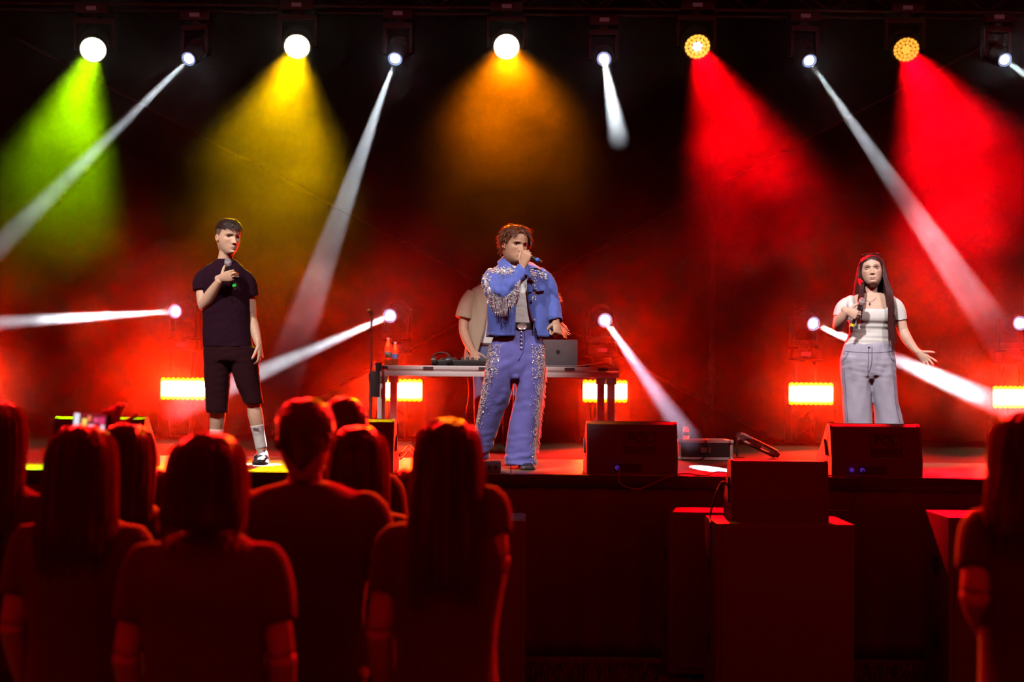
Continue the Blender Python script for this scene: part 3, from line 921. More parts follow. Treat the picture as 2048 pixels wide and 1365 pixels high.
for y0 in (0, d - e):
    for z0 in (0, h - e):
        b = MB(); b.box((-w + e, y0, z0), (w - e, y0 + e, z0 + e), bev=0.003); b.build('edge_profile', M['alu'], fc, smooth=30)
for x in (-1, 1):
    for z in (0.0, h):
        b = MB(); b.lathe([(0, 0.02), (0.012, 0.017), (0.019, 0.01), (0.02, 0)], Matrix.Translation((x * (w - 0.012), 0.002, z + (0.012 if z == 0 else -0.012))) @ Matrix.Rotation(math.pi / 2, 4, 'X'), 14); b.build('corner', M['alu'], fc, smooth=True)
b = MB(); b.box((-0.04, -0.008, 0.06), (0.04, 0.0, 0.1)); b.build('catch', M['alu_dull'], fc)
cable('case_cable', [(fcp.x + 0.02, fcp.y + 0.1, STAGE + h + 0.006), (fcp.x - 0.0, fcp.y - 0.012, STAGE + h - 0.0), (fcp.x + 0.02, fcp.y - 0.02, STAGE + 0.08), (fcp.x - 0.04, fcp.y - 0.05, STAGE + 0.008), (fcp.x - 0.2, fcp.y - 0.12, STAGE + 0.008)], 0.006, 'black cable draped over the small flight case')
bottle((at(1372, 880, fcp.y + 0.15).x, fcp.y + 0.15, STAGE + h), 0.11, 0.024, 'small dim bottle standing on the flight case', M['label_white'])

A, B = at(1480, 876, 12.75), on_level(1551, 917, STAGE)
ln = empty('lamp_bar', (B.x, B.y, STAGE), 'aluminium twin-tube lamp bar leaning on the dark floor behind the cabinets', 'bar')
a0 = A - Vector((B.x, B.y, STAGE)); dd = a0.normalized(); c0 = dd * 0.0 + Vector((0, 0, 0.022))
nrm = Vector((0, 1, 0)).cross(dd).normalized()
for s in (-1, 1):
    b = MB(); off = nrm * (0.024 * s); b.cyl(c0 + off + Vector((0, 0, 0.012)), a0 + off + Vector((0, 0, 0.012)), 0.012, n=12); b.build('tube', M['alu'], ln, smooth=40)
for t in (0.03, 0.55, 0.97):
    b = MB(); c = c0.lerp(a0, t) + Vector((0, 0, 0.012)); R = frame_to(dd, (0, 1, 0)); R.translation = c
    b.box((-0.02, -0.045, -0.014), (0.02, 0.045, 0.014), R, bev=0.003); b.build('clamp', M['alu_dull'], ln, smooth=30)
b = MB(); c = c0.lerp(a0, 0.9); b.cyl((c.x, 0.03, -0.0), (c.x, 0.03, c.z), 0.008, n=8); b.box((c.x - 0.05, -0.0, 0), (c.x + 0.05, 0.06, 0.006)); b.build('prop', M['black_metal'], ln, smooth=40)

# ------------------------------------------------------------------ subwoofers and front-fill speaker before the stage
M['sub'] = pmat('subwoofer paint', (0.13, 0.10, 0.11), 0.55, var=0.15, scale=30, bump=0.25, bscale=160)
M['sub_grille'] = pmat('subwoofer grille', (0.145, 0.115, 0.12), 0.7, var=0.3, scale=250, spec=0.2)
def sub(px, Yf, z1, w, dpt, label):
    x = at(px, 1100, Yf).x
    rt = empty('subwoofer', (x, Yf, 0), label, 'speaker', 'subwoofers on the grass')
    hw_ = w / 2
    b = MB(); b.box((-hw_, 0, 0.03), (hw_, dpt, z1), bev=0.012); b.build('cabinet', M['sub'], rt, smooth=30)
    b = MB(); b.box((-hw_ + 0.03, -0.012, 0.07), (hw_ - 0.03, 0.002, z1 - 0.04), bev=0.008); b.build('grille', M['sub_grille'], rt, smooth=30)
    for s in (-1, 1):
        for zz in (0.3, 0.75):
            b = MB(); xx = s * (hw_ - 0.001); b.box((xx - 0.006, dpt * 0.35, zz - 0.05), (xx + 0.006, dpt * 0.65, zz + 0.05), bev=0.003); b.build('side_handle', M['dj_black'], rt)
        for yy in (0.08, dpt - 0.08):
            b = MB(); b.cyl((s * (hw_ - 0.08), yy, 0), (s * (hw_ - 0.08), yy, 0.032), 0.03, n=12); b.build('rubber_foot', M['dj_black'], rt)
    return rt
SUBT = 1.035
sub(1571, 9.25, SUBT, 0.80, 0.55, 'front subwoofer carrying the small speaker')
sub(1478, 9.98, SUBT + 0.005, 0.86, 0.5, 'subwoofer behind and left of the one with the small speaker')
sub(918, 9.3, SUBT, 0.78, 0.55, 'subwoofer behind the long-haired woman in front of the blue trousers')
sub(2030, 9.45, SUBT + 0.03, 0.78, 0.55, 'subwoofer at the right picture border')
sx = at(1560, 1000, 9.42).x
ff = empty('front_fill_speaker', (sx, 9.42, SUBT), 'dark wedge speaker standing on the front subwoofer', 'speaker')
prof = [(0.0, 0.0), (0.0, 0.13), (0.03, 0.335), (0.05, 0.35), (0.14, 0.35), (0.34, 0.1), (0.34, 0.0)]
b = MB(); b.prism(prof, -0.27, 0.27); b.build('cabinet', M['sub'], ff)
for s in (-1, 1):
    b = MB(); b.prism([(y + (0.004 if y > 0.1 else -0.004), z + (0.004 if z > 0.2 else 0)) for y, z in prof], s * 0.27, s * 0.287); sd = b.build('side_panel', M['sub'], ff)
    b = MB(); b.box((s * 0.284, 0.07, 0.1), (s * 0.29, 0.11, 0.25), bev=0.002); b.build('handle_slot', M['dj_black'], sd)

# speaker cables at the stage edge
def E(px, py, dy=-0.04): return at(px, py, EDGE + dy)
mx = on_level(1262, 948, STAGE).x - 0.1
cable('speaker_cable', [(mx, EDGE - 0.005, STAGE + 0.045), (mx + 0.01, EDGE - 0.05, STAGE + 0.03), E(1240, 968, -0.06), E(1275, 979, -0.06), E(1310, 966, -0.06), E(1345, 952, -0.05), E(1375, 948, 0.03), E(1410, 952, -0.03), E(1437, 944, 0.06), E(1475, 951, 0.05)], 0.005, 'cable hanging in a loop from the monitor right of the man in blue', pmat('grey cable', (0.3, 0.26, 0.27), 0.5))
cable('speaker_cable', [(sx - 0.285, 9.5, SUBT + 0.19), (sx - 0.33, 9.5, SUBT + 0.22), (sx - 0.38, 9.47, SUBT + 0.12), (sx - 0.41, 9.42, SUBT + 0.02), (sx - 0.42, 9.3, SUBT - 0.05), (sx - 0.425, 9.22, SUBT - 0.4), (sx - 0.43, 9.2, 0.3), (sx - 0.5, 9.2, 0.02)], 0.007, 'black cable looping out of the side of the small speaker', M['cable'])
m2x = on_level(1756, 955, STAGE).x
cable('speaker_cable', [(m2x - 0.1, EDGE - 0.005, STAGE + 0.045), (m2x - 0.12, EDGE - 0.06, STAGE - 0.02), E(1712, 990, -0.1), E(1700, 1020, -0.2), (sx + 0.5, 9.95, SUBT + 0.02), (sx + 0.3, 9.85, SUBT + 0.03)], 0.005, 'cable hanging from the lettered monitor down to the subwoofer', M['cable'])
cable('edge_cable', [E(1655, 952, -0.005), E(1720, 952, 0.0), E(1790, 957, 0.0), E(1880, 958, -0.02), E(1985, 962, -0.03)], 0.005, 'cable running along the stage edge below the lettered monitor', pmat('violet cable', (0.2, 0.12, 0.35), 0.5))

# ------------------------------------------------------------------ people: shared builders
def rot_zxy(yaw, pitch, roll):
    """yaw > 0 turns the face to the picture's right, pitch > 0 lifts the chin, roll > 0 leans the head to the picture's right"""
    return Matrix.Rotation(math.radians(yaw), 3, 'Z') @ Matrix.Rotation(math.radians(-pitch), 3, 'X') @ Matrix.Rotation(math.radians(roll), 3, 'Y')

HEAD_ROWS = np.array([
    # z      w      front   back
    (-0.07, 0.07, 0.08, 0.20), (-0.055, 0.11, 0.17, 0.26), (-0.03, 0.142, 0.28, 0.30), (0.0, 0.168, 0.365, 0.32), (0.05, 0.21, 0.41, 0.345),
    (0.12, 0.256, 0.416, 0.37), (0.20, 0.29, 0.416, 0.39), (0.30, 0.318, 0.412, 0.415), (0.40, 0.334, 0.41, 0.435), (0.50, 0.337, 0.41, 0.452),
    (0.58, 0.332, 0.425, 0.46), (0.68, 0.335, 0.43, 0.465), (0.78, 0.325, 0.40, 0.452), (0.86, 0.293, 0.335, 0.41), (0.92, 0.243, 0.26, 0.34),
    (0.965, 0.17, 0.17, 0.24), (0.99, 0.085, 0.085, 0.12), (1.0, 0.012, 0.012, 0.015)])

def head_grid(face=1.0, jaw=1.0, nose=1.0, lips=1.0, nu=80, sub=5):
    """unit head (height 1 from chin to crown, face towards -y, x to the picture's right); returns rings (rows, nu, 3)"""
    R = catmull(HEAD_ROWS, sub)
    t0 = np.linspace(-math.pi, math.pi, nu, endpoint=False)
    t = t0 - 0.35 * np.sin(t0)                 # more columns towards the face
    rings = []
    for z, w, f, b in R:
        w = max(w, 0.004); f = max(f, 0.004); b = max(b, 0.004)
        jw = 1.0 + (jaw - 1.0) * math.exp(-((z - 0.08) / 0.16) ** 2)
        s, c = np.sin(t), np.cos(t)
        pf = 1.0 + 0.28 * math.exp(-((z - 0.03) / 0.13) ** 2)
        x = w * jw * np.sign(s) * np.abs(s) ** np.where(c > 0, pf, 0.95)
        y = np.where(c > 0, -f * np.abs(c) ** 0.92, b * np.abs(c) ** 0.95)
        rings.append(np.stack([x, y, np.full(nu, z)], axis=1))
    P = np.array(rings)
    X, Z = P[..., 0], P[..., 2]
    front = P[..., 1] < 0
    g = lambda x0, z0, sx, sz: np.exp(-((X - x0) / sx) ** 2 - ((Z - z0) / sz) ** 2)
    gs = lambda x0, z0, sx, sz: g(x0, z0, sx, sz) + g(-x0, z0, sx, sz)
    D = np.zeros_like(X)
    # nose: ridge from the root to the tip, cut off under the tip
    k = np.clip((0.545 - Z) / (0.545 - 0.325), 0, 1)
    amp = 0.018 + 0.115 * k ** 1.35
    lowcut = 1 / (1 + np.exp(-(Z - 0.292) / 0.009))
    topcut = 1 / (1 + np.exp((Z - 0.555) / 0.02))
    D += nose * amp * np.exp(-(X / (0.032 + 0.024 * k)) ** 2) * lowcut * topcut
    D += nose * 0.045 * gs(0.056, 0.318, 0.026, 0.024)
    D -= 0.075 * gs(0.148, 0.497, 0.08, 0.044) * face
    D += 0.03 * gs(0.13, 0.572, 0.10, 0.026) * face
    D += 0.02 * gs(0.2, 0.40, 0.075, 0.06)
    D -= 0.018 * gs(0.21, 0.23, 0.07, 0.08) * face
    D += 0.032 * lips * g(0, 0.197, 0.085, 0.019)
    D += 0.036 * lips * g(0, 0.148, 0.07, 0.022)
    D -= 0.03 * g(0, 0.172, 0.10, 0.0085)
    D -= 0.024 * g(0, 0.105, 0.08, 0.024)
    D += 0.03 * g(0, 0.045, 0.08, 0.045)
    D -= 0.012 * g(0, 0.245, 0.016, 0.025)
    P[..., 1] -= np.where(front, D, 0)
    return P

def ring_grid_faces(nr, nu):
    F = []
    for i in range(nr - 1):
        for k in range(nu):
            k2 = (k + 1) % nu
            F.append((i * nu + k, i * nu + k2, (i + 1) * nu + k2, (i + 1) * nu + k))
    return F

class Head:
    def __init__(self, centre, H, R, **kw):
        self.c = np.array(centre, float); self.H = H; self.R = np.array(R)
        self.P = head_grid(**kw)
        self.nr, self.nu = self.P.shape[:2]
    def to(self, p):
        """unit head coordinates to the person's space"""
        p = np.asarray(p, float)
        return (p - np.array([0, 0, 0.5])) * self.H @ self.R.T + self.c
    def surf(self, x, z):
        q = self.P[..., 1] + 1000.0 * (self.P[..., 1] > 0)
        d = (self.P[..., 0] - x) ** 2 + (self.P[..., 2] - z) ** 2 + (self.P[..., 1] > 0) * 10
        i = np.unravel_index(np.argmin(d), d.shape)
        return self.P[i][1]
    def mesh(self, skin, lip, brow, blush=0.06, brow_z=0.575, brow_w=0.018, gaze=0.0, closed=False, iris=(0.10, 0.06, 0.04)):
        P = self.P
        X, Z = P[..., 0], P[..., 2]; fr = (P[..., 1] < -0.12).astype(float)
        C = np.ones(P.shape) * np.array(skin)
        def mix(mask, col):
            m = np.clip(mask * fr, 0, 1)[..., None]
            return C * (1 - m) + np.array(col) * m
        arch = brow_z + 0.02 * np.cos((np.abs(X) - 0.14) / 0.09 * 1.3) - 0.012
        bm = np.exp(-((Z - arch) / brow_w) ** 4) * (1 / (1 + np.exp(-(np.abs(X) - 0.055) / 0.008))) * (1 / (1 + np.exp((np.abs(X) - 0.215) / 0.012)))
        C = mix(bm * 0.95, brow)
        lm = np.exp(-((Z - 0.172) / 0.034) ** 4) * np.exp(-(X / 0.095) ** 4)
        C = mix(lm * 0.95, lip)
        C = mix(np.exp(-((Z - 0.172) / 0.007) ** 2) * np.exp(-(X / 0.10) ** 4) * 0.75, np.array(lip) * 0.35)  # shade of the crease between the lips, painted in
        C = mix((np.exp(-((np.abs(X) - 0.2) / 0.08) ** 2 - ((Z - 0.36) / 0.08) ** 2)) * blush * 4, np.array(skin) * np.array([1.05, 0.78, 0.75]))
        C = mix(np.exp(-((np.abs(X) - 0.04) / 0.015) ** 2 - ((Z - 0.298) / 0.01) ** 2) * 0.7, np.array(skin) * 0.3)  # nostril shade painted into the skin colour
        V = self.to(P.reshape(-1, 3)); F = ring_grid_faces(self.nr, self.nu); C = C.reshape(-1, 3)
        Vs, Fs, Cs = [V], [F], [C]
        # eyes
        nuE, nvE = 14, 8
        for s in (-1, 1):
            ex, ez = s * 0.145, 0.492
            ey = self.surf(ex, ez) - 0.006
            v, f, c = [], [], []
            for j in range(nvE + 1):
                b_ = -1 + 2 * j / nvE
                for i in range(nuE + 1):
                    a = -1 + 2 * i / nuE
                    half = 0.034 * (1 - a * a) ** 0.7 + 0.001
                    z = ez + b_ * half * (0.85 if b_ < 0 else 1.0)
                    x = ex + a * 0.072
                    y = ey - 0.016 * (1 - 0.6 * a * a) * (1 - 0.5 * b_ * b_)
                    v.append((x, y, z))
                    ia = a - gaze * 0.5
                    if closed:
                        col = np.array(skin) * 0.8 if b_ > 0.15 else np.array(brow) * 0.5
                    elif b_ > 0.4 or abs(a) > 0.93: col = np.array(brow) * 0.4
                    elif abs(ia) < 0.5: col = np.array(iris) if abs(ia) > 0.2 else np.array((0.01, 0.01, 0.01))
                    else: col = np.array((0.5, 0.46, 0.44))
                    c.append(col)
            for j in range(nvE):
                for i in range(nuE):
                    a0 = j * (nuE + 1) + i
                    f.append((a0, a0 + 1, a0 + nuE + 2, a0 + nuE + 1))
            Vs.append(self.to(np.array(v))); Fs.append(f); Cs.append(np.array(c))
            # ear: a curled shell
            v, f, c = [], [], []
            nA, nB = 14, 7
            for i in range(nA):
                a = 2 * math.pi * i / nA
                for j in range(nB):
                    r = 1 - j / (nB - 1)
                    ry, rz = 0.068, 0.125 - 0.02 * (math.sin(a) < -0.3)
                    bul = [0.012, 0.05, 0.055, 0.03, 0.018, 0.016, 0.03][j]
                    yy = 0.02 + math.cos(a) * ry * r + 0.03 * math.sin(a) * r
                    v.append((s * (0.332 + bul + 0.028 * max(0, math.cos(a)) * r), yy, 0.44 + math.sin(a) * rz * r))
                    c.append(np.array(skin) * (np.array([1.03, 0.86, 0.84]) if j < 3 else np.array([0.8, 0.6, 0.55])))  # hollow of the ear painted darker, as if shaded
            for i in range(nA):
                i2 = (i + 1) % nA
                for j in range(nB - 1):
                    q = (i * nB + j, i2 * nB + j, i2 * nB + j + 1, i * nB + j + 1)
                    f.append(q if s > 0 else q[::-1])
            Vs.append(self.to(np.array(v))); Fs.append(f); Cs.append(np.array(c))
        V, F, b = [], [], 0
        for v, f in zip(Vs, Fs):
            F += [tuple(b + i for i in q) for q in f]; b += len(v)
        return np.vstack(Vs), F, np.vstack(Cs)
    def cap(self, line, thick, seed=1, rough=0.012, freq=16):
        """hair shell: line(angle from the face in degrees) -> lowest z of the hair there; thick: thickness in head units"""
        P = self.P.copy()
        ctr = np.array([0, 0.02, 0.55])
        ang = np.degrees(np.arctan2(np.abs(P[..., 0]), -P[..., 1]))
        hl = np.vectorize(line)(ang)
        e = np.clip((P[..., 2] - hl) / 0.10, 0, 1)
        nrm = P - ctr; nrm /= np.linalg.norm(nrm, axis=2)[..., None]
        w = ripple(P.reshape(-1, 3), seed, freq, stretch=(1, 1, 0.6)).reshape(P.shape[:2])
        Q = P + nrm * (thick * e ** 0.6 + rough * w * e - 0.01 * (1 - e))[..., None]
        keep = P[..., 2] > hl - 0.03
        F = []
        for i in range(self.nr - 1):
            for k in range(self.nu):
                k2 = (k + 1) % self.nu
                if keep[i, k] and keep[i, k2] and keep[i + 1, k] and keep[i + 1, k2]:
                    F.append((i * self.nu + k, i * self.nu + k2, (i + 1) * self.nu + k2, (i + 1) * self.nu + k))
        top = (self.nr - 1) * self.nu
        F.append(tuple(top + k for k in range(self.nu)))
        used = sorted({i for f in F for i in f}); mp = {o: n for n, o in enumerate(used)}
        V = self.to(Q.reshape(-1, 3)[used])
        return [tuple(v) for v in V], [tuple(mp[i] for i in f) for f in F]
    def lock(self, a, z, comb, length, r, steps=6, grav=0.35, lift=0.03, keep=1.0, rnd=None, taper=0.25, flat=1.0, wob=0.0, puff=0.1, hug=0.75):
        """one lock: root at angle a (degrees from the face, + to the picture's right) and height z; comb: starting direction in head space"""
        i = int(np.argmin(np.abs(self.P[:, 0, 2] - z)))
        tt = np.degrees(np.arctan2(self.P[i, :, 0], -self.P[i, :, 1]))
        k = int(np.argmin(np.abs((tt - a + 180) % 360 - 180)))
        p = self.P[i, k].copy(); ctr = np.array([0, 0.02, 0.52])
        out = p - ctr; out /= np.linalg.norm(out)
        p = p + out * lift * 0.6
        d = np.array(comb, float); d = d - out * d.dot(out) * 0.9 + out * puff; d /= np.linalg.norm(d)
        down = self.R.T @ np.array([0, 0, -1.0])
        pts = [self.to(p - out * 0.02)]
        rad = np.array([0.345, 0.44, 0.50]) * keep + lift
        ds = length / steps
        rnd = rnd or random
        for s in range(steps):
            p = p + d * ds
            d = d + down * grav + np.array([rnd.gauss(0, wob), rnd.gauss(0, wob), rnd.gauss(0, wob)]); d /= np.linalg.norm(d)
            q = (p - ctr) / rad; m = np.linalg.norm(q)
            if m < 1: p = ctr + (p - ctr) / m
            ol = (p - ctr) / np.linalg.norm(p - ctr)
            if m < 1.35: d = d - ol * d.dot(ol) * hug; d /= np.linalg.norm(d)
            pts.append(self.to(p))
        rr = [r * self.H * (0.7 if i == 0 else (1.0 - (1 - taper) * (i / steps) ** 1.6)) for i in range(steps + 1)]
        return limb(pts, [(x, x * flat) for x in rr], n=5, sub=2)

def hand_parts(wrist, f, s, n, curl, thumb, size=1.0, spread=0.0, arm=()):
    """f: wrist to knuckles, s: towards the thumb, n: out of the palm; curl: four triples of finger bends; thumb: (out, forward, towards palm, bend)"""
    f, s, n = (np.array(v, float) / np.linalg.norm(v) for v in (f, s, n))
    w = np.array(wrist, float); z = size
    parts = list(arm) + [limb([w - f * 0.035 * z, w + f * 0.03 * z, w + f * 0.065 * z, w + f * 0.096 * z], [(0.025 * z, 0.021 * z), (0.034 * z, 0.0185 * z), (0.041 * z, 0.0155 * z), (0.040 * z, 0.012 * z)], n=14, sub=3, side=tuple(s), round_ends=True)]
    L = (0.074, 0.082, 0.076, 0.060); off = (0.030, 0.0105, -0.010, -0.0295)
    for k in range(4):
        base = w + (f * (0.092 - (0.006 if k in (0, 2) else 0.016 if k == 3 else 0)) + s * off[k]) * z
        a = 0.0; p = base.copy(); pts = [p - f * 0.015 * z, p]
        fd = f + s * spread * (0.5 - k * 0.33)
        fd /= np.linalg.norm(fd)
        for j, seg in enumerate((0.45, 0.31, 0.24)):
            a += math.radians(curl[k][j])
            p = p + (fd * math.cos(a) + n * math.sin(a)) * L[k] * seg * z
            pts.append(p)
        r = (0.0092, 0.0092, 0.0088, 0.0078)[k] * z
        parts.append(limb(pts, [r, r * 1.02, r * 0.95, r * 0.88, r * 0.68], n=10, sub=3, round_ends=True))
    o, fw, tp, bd = thumb
    d = s * o + f * fw + n * tp; d /= np.linalg.norm(d)
    b0 = w + (f * 0.025 + s * 0.026) * z
    p1 = b0 + d * 0.042 * z
    d2 = d + (f * 0.5 + n * 0.5) * bd; d2 /= np.linalg.norm(d2)
    p2 = p1 + d2 * 0.034 * z; d3 = d2 + (f * 0.3 - s * 0.2 + n * 0.4) * bd; d3 /= np.linalg.norm(d3)
    p3 = p2 + d3 * 0.026 * z
    parts.append(limb([b0 - d * 0.01 * z, p1, p2, p3], [0.0135 * z, 0.0115 * z, 0.0100 * z, 0.0076 * z], n=10, sub=3, round_ends=True))
    return parts

GRIP = [(62, 82, 45), (66, 85, 45), (68, 86, 48), (70, 86, 50)]
RELAX = [(22, 30, 18), (28, 36, 20), (34, 40, 22), (38, 42, 25)]

def strand_mat(name, color):
    """thin hair that lets light through"""
    m = bpy.data.materials.new(name); N, L = nodes_of(m)
    b_ = N['Principled BSDF']; b_.inputs['Base Color'].default_value = (*color, 1); b_.inputs['Roughness'].default_value = 0.35
    tr = N.new('ShaderNodeBsdfTranslucent'); tr.inputs['Color'].default_value = (*[min(1, 3 * c) for c in color], 1)
    mx = N.new('ShaderNodeMixShader'); mx.inputs[0].default_value = 0.6
    nz = N.new('ShaderNodeTexNoise'); nz.inputs['Scale'].default_value = 30
    rm = N.new('ShaderNodeMapRange'); rm.inputs['To Min'].default_value = 0.6; rm.inputs['To Max'].default_value = 0.9
    L.new(nz.outputs['Fac'], rm.inputs['Value']); L.new(rm.outputs['Result'], mx.inputs[0])
    L.new(b_.outputs[0], mx.inputs[1]); L.new(tr.outputs[0], mx.inputs[2])
    L.new(mx.outputs[0], N['Material Output'].inputs['Surface'])
    return m
M['skin'] = vcol_mat('skin', 0.48, bump=0.05, bscale=350)

class Person:
    def __init__(self, px, Y, z0, label, skin=(0.66, 0.43, 0.30), group=None):
        p = at(px, 900, Y)
        self.Y = Y
        self.o = Vector((p.x, Y, z0))
        self.root = empty('person', self.o, label, 'person', group)
        self.skin = np.array(skin)
        self.VV, self.FF, self.CC = [], [], []
    def q(self, px, py, dy=0.0):
        return np.array(at(px, py, self.Y + dy) - self.o)
    def lv(self, py, xl, xr, d, yc=0.0):
        a, b = self.q(xl, py, yc), self.q(xr, py, yc)
        return ((a[2] + b[2]) / 2, a[0], b[0], d, yc)
    def stack(self, levels, **kw):
        return stack([self.lv(*l) for l in levels], **kw)
    def limb(self, pts, radii, **kw):
        return limb([self.q(*p) for p in pts], radii, **kw)
    def flesh(self, parts, voxel=0.009, smooth=4, color=None):
        V, F, Nn = skin_over(parts, voxel, smooth)
        self.add(V, F, np.ones((len(V), 3)) * (self.skin if color is None else np.array(color)))
    def add(self, V, F, C):
        self.VV.append(np.asarray(V)); self.FF.append(F); self.CC.append(np.asarray(C))
    def body(self):
        F, b = [], 0
        for v, f in zip(self.VV, self.FF):
            F += [tuple(b + i for i in q) for q in f]; b += len(v)
        return mesh_obj('body', np.vstack(self.VV), F, M['skin'], self.root, True, np.vstack(self.CC))
    def cloth(self, name, parts, mat, voxel=0.009, smooth=5, folds=(), parent=None, warp=None):
        """garment: one surface round the shapes, with folds (amplitude, seed, frequency, stretch, where)"""
        V, F, Nn = skin_over(parts, voxel, smooth)
        for f in folds:
            amp, seed, freq, st = f[:4]
            w = ripple(V, seed, freq * 2.6, stretch=st)
            amp = amp * 0.36
            k = f[4](V) if len(f) > 4 else 1.0
            V = V + Nn * (amp * w * k)[:, None]
        if warp is not None: V = warp(V)
        return mesh_obj(name, V, F, mat, parent or self.root, True)
    def parts_obj(self, name, parts, mat, parent=None, smooth=True):
        V, F = join(parts)
        return mesh_obj(name, V, F, mat, parent or self.root, smooth)

def shoe_parts(heel, toe, w, h, ankle):
    """sneaker between heel and toe points on the floor"""
    heel, toe = np.array(heel, float), np.array(toe, float)
    d = toe - heel; L = np.linalg.norm(d); d /= L
    s = np.cross(d, (0, 0, 1.0))
    up = np.array([0, 0, 1.0])
    P = [heel + d * L * t for t in (0.02, 0.15, 0.35, 0.6, 0.8, 0.95)]
    hh = [h * 0.95, h, h * 0.85, h * 0.62, h * 0.5, h * 0.36]; ww = [w * 0.36, w * 0.40, w * 0.42, w * 0.47, w * 0.48, w * 0.36]
    rings = []
    ang = np.arange(16) * 2 * math.pi / 16
    for p, a, b in zip(catmull(P, 3), catmull([np.array([x]) for x in hh], 3), catmull([np.array([x]) for x in ww], 3)):
        zz = np.sin(ang); xx = np.cos(ang)
        prof_z = np.where(zz > 0, zz ** 0.9 if False else np.sign(zz) * np.abs(zz) ** 0.8 * a[0] * 0.75 + a[0] * 0.25, a[0] * 0.25 + zz * a[0] * 0.25)
        rings.append(p + np.outer(np.sign(xx) * np.abs(xx) ** 0.7 * b[0], s) + np.outer(prof_z, up))
    upper = loft(rings)
    sole = []
    for p, b in zip(catmull(P, 3), catmull([np.array([x]) for x in ww], 3)):
        sole.append(p + np.outer(np.sign(np.cos(ang)) * np.abs(np.cos(ang)) ** 0.6 * b[0] * 1.06, s) + np.outer(np.clip(np.sin(ang) * 2, -1, 1) * 0.013 + 0.014, up))
    return upper, loft(sole)

# ---- hand-held microphone
M['mic_black'] = pmat('microphone body', (0.035, 0.033, 0.035), 0.35, 0.4, var=0.1)
M['mic_mesh'] = pmat('microphone grille', (0.42, 0.43, 0.47), 0.4, 0.75, var=0.35, scale=400, bump=0.6, bscale=500)
def microphone(centre, axis, label, ring_col, grip=0.09, tail=0.10, tail_ring=True):
    c = Vector(centre); X = frame_to(axis)
    rt = empty('microphone', c, label, 'microphone')
    b = MB(); b.lathe([(0, -tail), (0.0105, -tail), (0.012, -tail + 0.008), (0.0125, -0.02), (0.016, grip - 0.02), (0.0185, grip - 0.005), (0, grip - 0.004)], X, 18); b.build('handle', M['mic_black'], rt, smooth=35)
    b = MB(); b.lathe([(0.0185, grip - 0.006), (0.0225, grip + 0.002), (0.0255, grip + 0.014), (0.0258, grip + 0.02), (0.0255, grip + 0.026), (0.0225, grip + 0.038), (0.0145, grip + 0.047), (0, grip + 0.05)], X, 20); g = b.build('grille', M['mic_mesh'], rt, smooth=True)
    b = MB(); b.lathe([(0.0255, grip + 0.017), (0.0268, grip + 0.018), (0.0268, grip + 0.023), (0.0255, grip + 0.024)], X, 20); b.build('grille_band', M['alu'], g, smooth=35)
    m = pmat('microphone ring ' + label[:12], ring_col, 0.45, var=0.05)
    b = MB(); z0 = -tail + 0.022; b.lathe([(0.0125, z0), (0.0148, z0 + 0.002), (0.0148, z0 + 0.02), (0.0125, z0 + 0.022)], X, 18); b.build('colour_ring', m, rt, smooth=35)
    return rt

from mathutils.bvhtree import BVHTree
class Snap:
    """finds where a line of sight meets a garment, so that trimmings sit on its surface"""
    def __init__(self, per, objs):
        V, F = [], []
        for o in objs:
            b = len(V); V += [v.co.copy() for v in o.data.vertices]; F += [tuple(b + i for i in p.vertices) for p in o.data.polygons]
        self.t = BVHTree.FromPolygons(V, F); self.per = per
    def hit(self, px, py, lift=0.004):
        o = Vector((0, 0, CAM_Z)) - self.per.o
        loc, n, i, d = self.t.ray_cast(o, ray(px, py).normalized())
        if loc is None: return None
        if n.dot(ray(px, py)) > 0: n = -n
        return loc + n * lift, n

def seam_on(sn, name, pts, r, mat, parent):
    """a stitched seam lying on a garment along picture points"""
    P = [h[0] for h in (sn.hit(x, y, r * 0.3) for x, y in catmull([np.array(p, float) for p in pts], 4)) if h is not None]
    if len(P) < 3: return None
    b = MB(); b.wire(P, r, 6, 1)
    return b.build(name, mat, parent, smooth=True)

# ------------------------------------------------------------------ the singer in black
def logo_on(per, name, V, F, mat, parent):
    return mesh_obj(name, V, F, mat, parent)

M['tee_black'] = pmat('red-lit black cotton', (0.016, 0.001, 0.009), 0.9, var=0.2, scale=20, bump=0.08, bscale=420, spec=0.2)  # dim red fill light tinted into the black
M['shorts_black'] = pmat('red-lit black shorts cloth', (0.018, 0.001, 0.004), 0.9, var=0.2, scale=20, bump=0.08, bscale=300, spec=0.2)  # red ambient light put into the black here too
M['sock'] = pmat('white sock knit', (0.72, 0.70, 0.68), 0.85, var=0.06, scale=60, bump=0.5, bscale=260, stretch=(1, 1, 4))
M['shoe_dark'] = pmat('dark shoe mesh', (0.06, 0.05, 0.07), 0.45, var=0.5, scale=90, bump=0.4, bscale=160)
M['shoe_light'] = pmat('shoe overlay', (0.5, 0.48, 0.52), 0.4, 0.3, var=0.2, scale=60)
M['sole'] = pmat('shoe sole', (0.20, 0.17, 0.18), 0.6, var=0.3, scale=40)
M['hair_dark'] = pmat('dark brown hair', (0.035, 0.018, 0.013), 0.42, var=0.35, scale=60, bump=0.0, bscale=200, spec=0.6)
M['hair_fade'] = pmat('clipped hair', (0.16, 0.10, 0.08), 0.7, var=0.35, scale=160, bump=0.5, bscale=400)
M['hair_auburn'] = pmat('auburn hair', (0.19, 0.07, 0.032), 0.42, var=0.4, scale=60, bump=0.0, bscale=200, spec=0.6)
M['strand_auburn'] = strand_mat('auburn strands', (0.28, 0.11, 0.05))
M['strand_dark'] = strand_mat('dark strands', (0.16, 0.07, 0.05))
M['hair_long'] = pmat('long dark red-brown hair', (0.055, 0.014, 0.016), 0.42, var=0.45, scale=120, spec=0.3, stretch=(1, 1, 0.04))

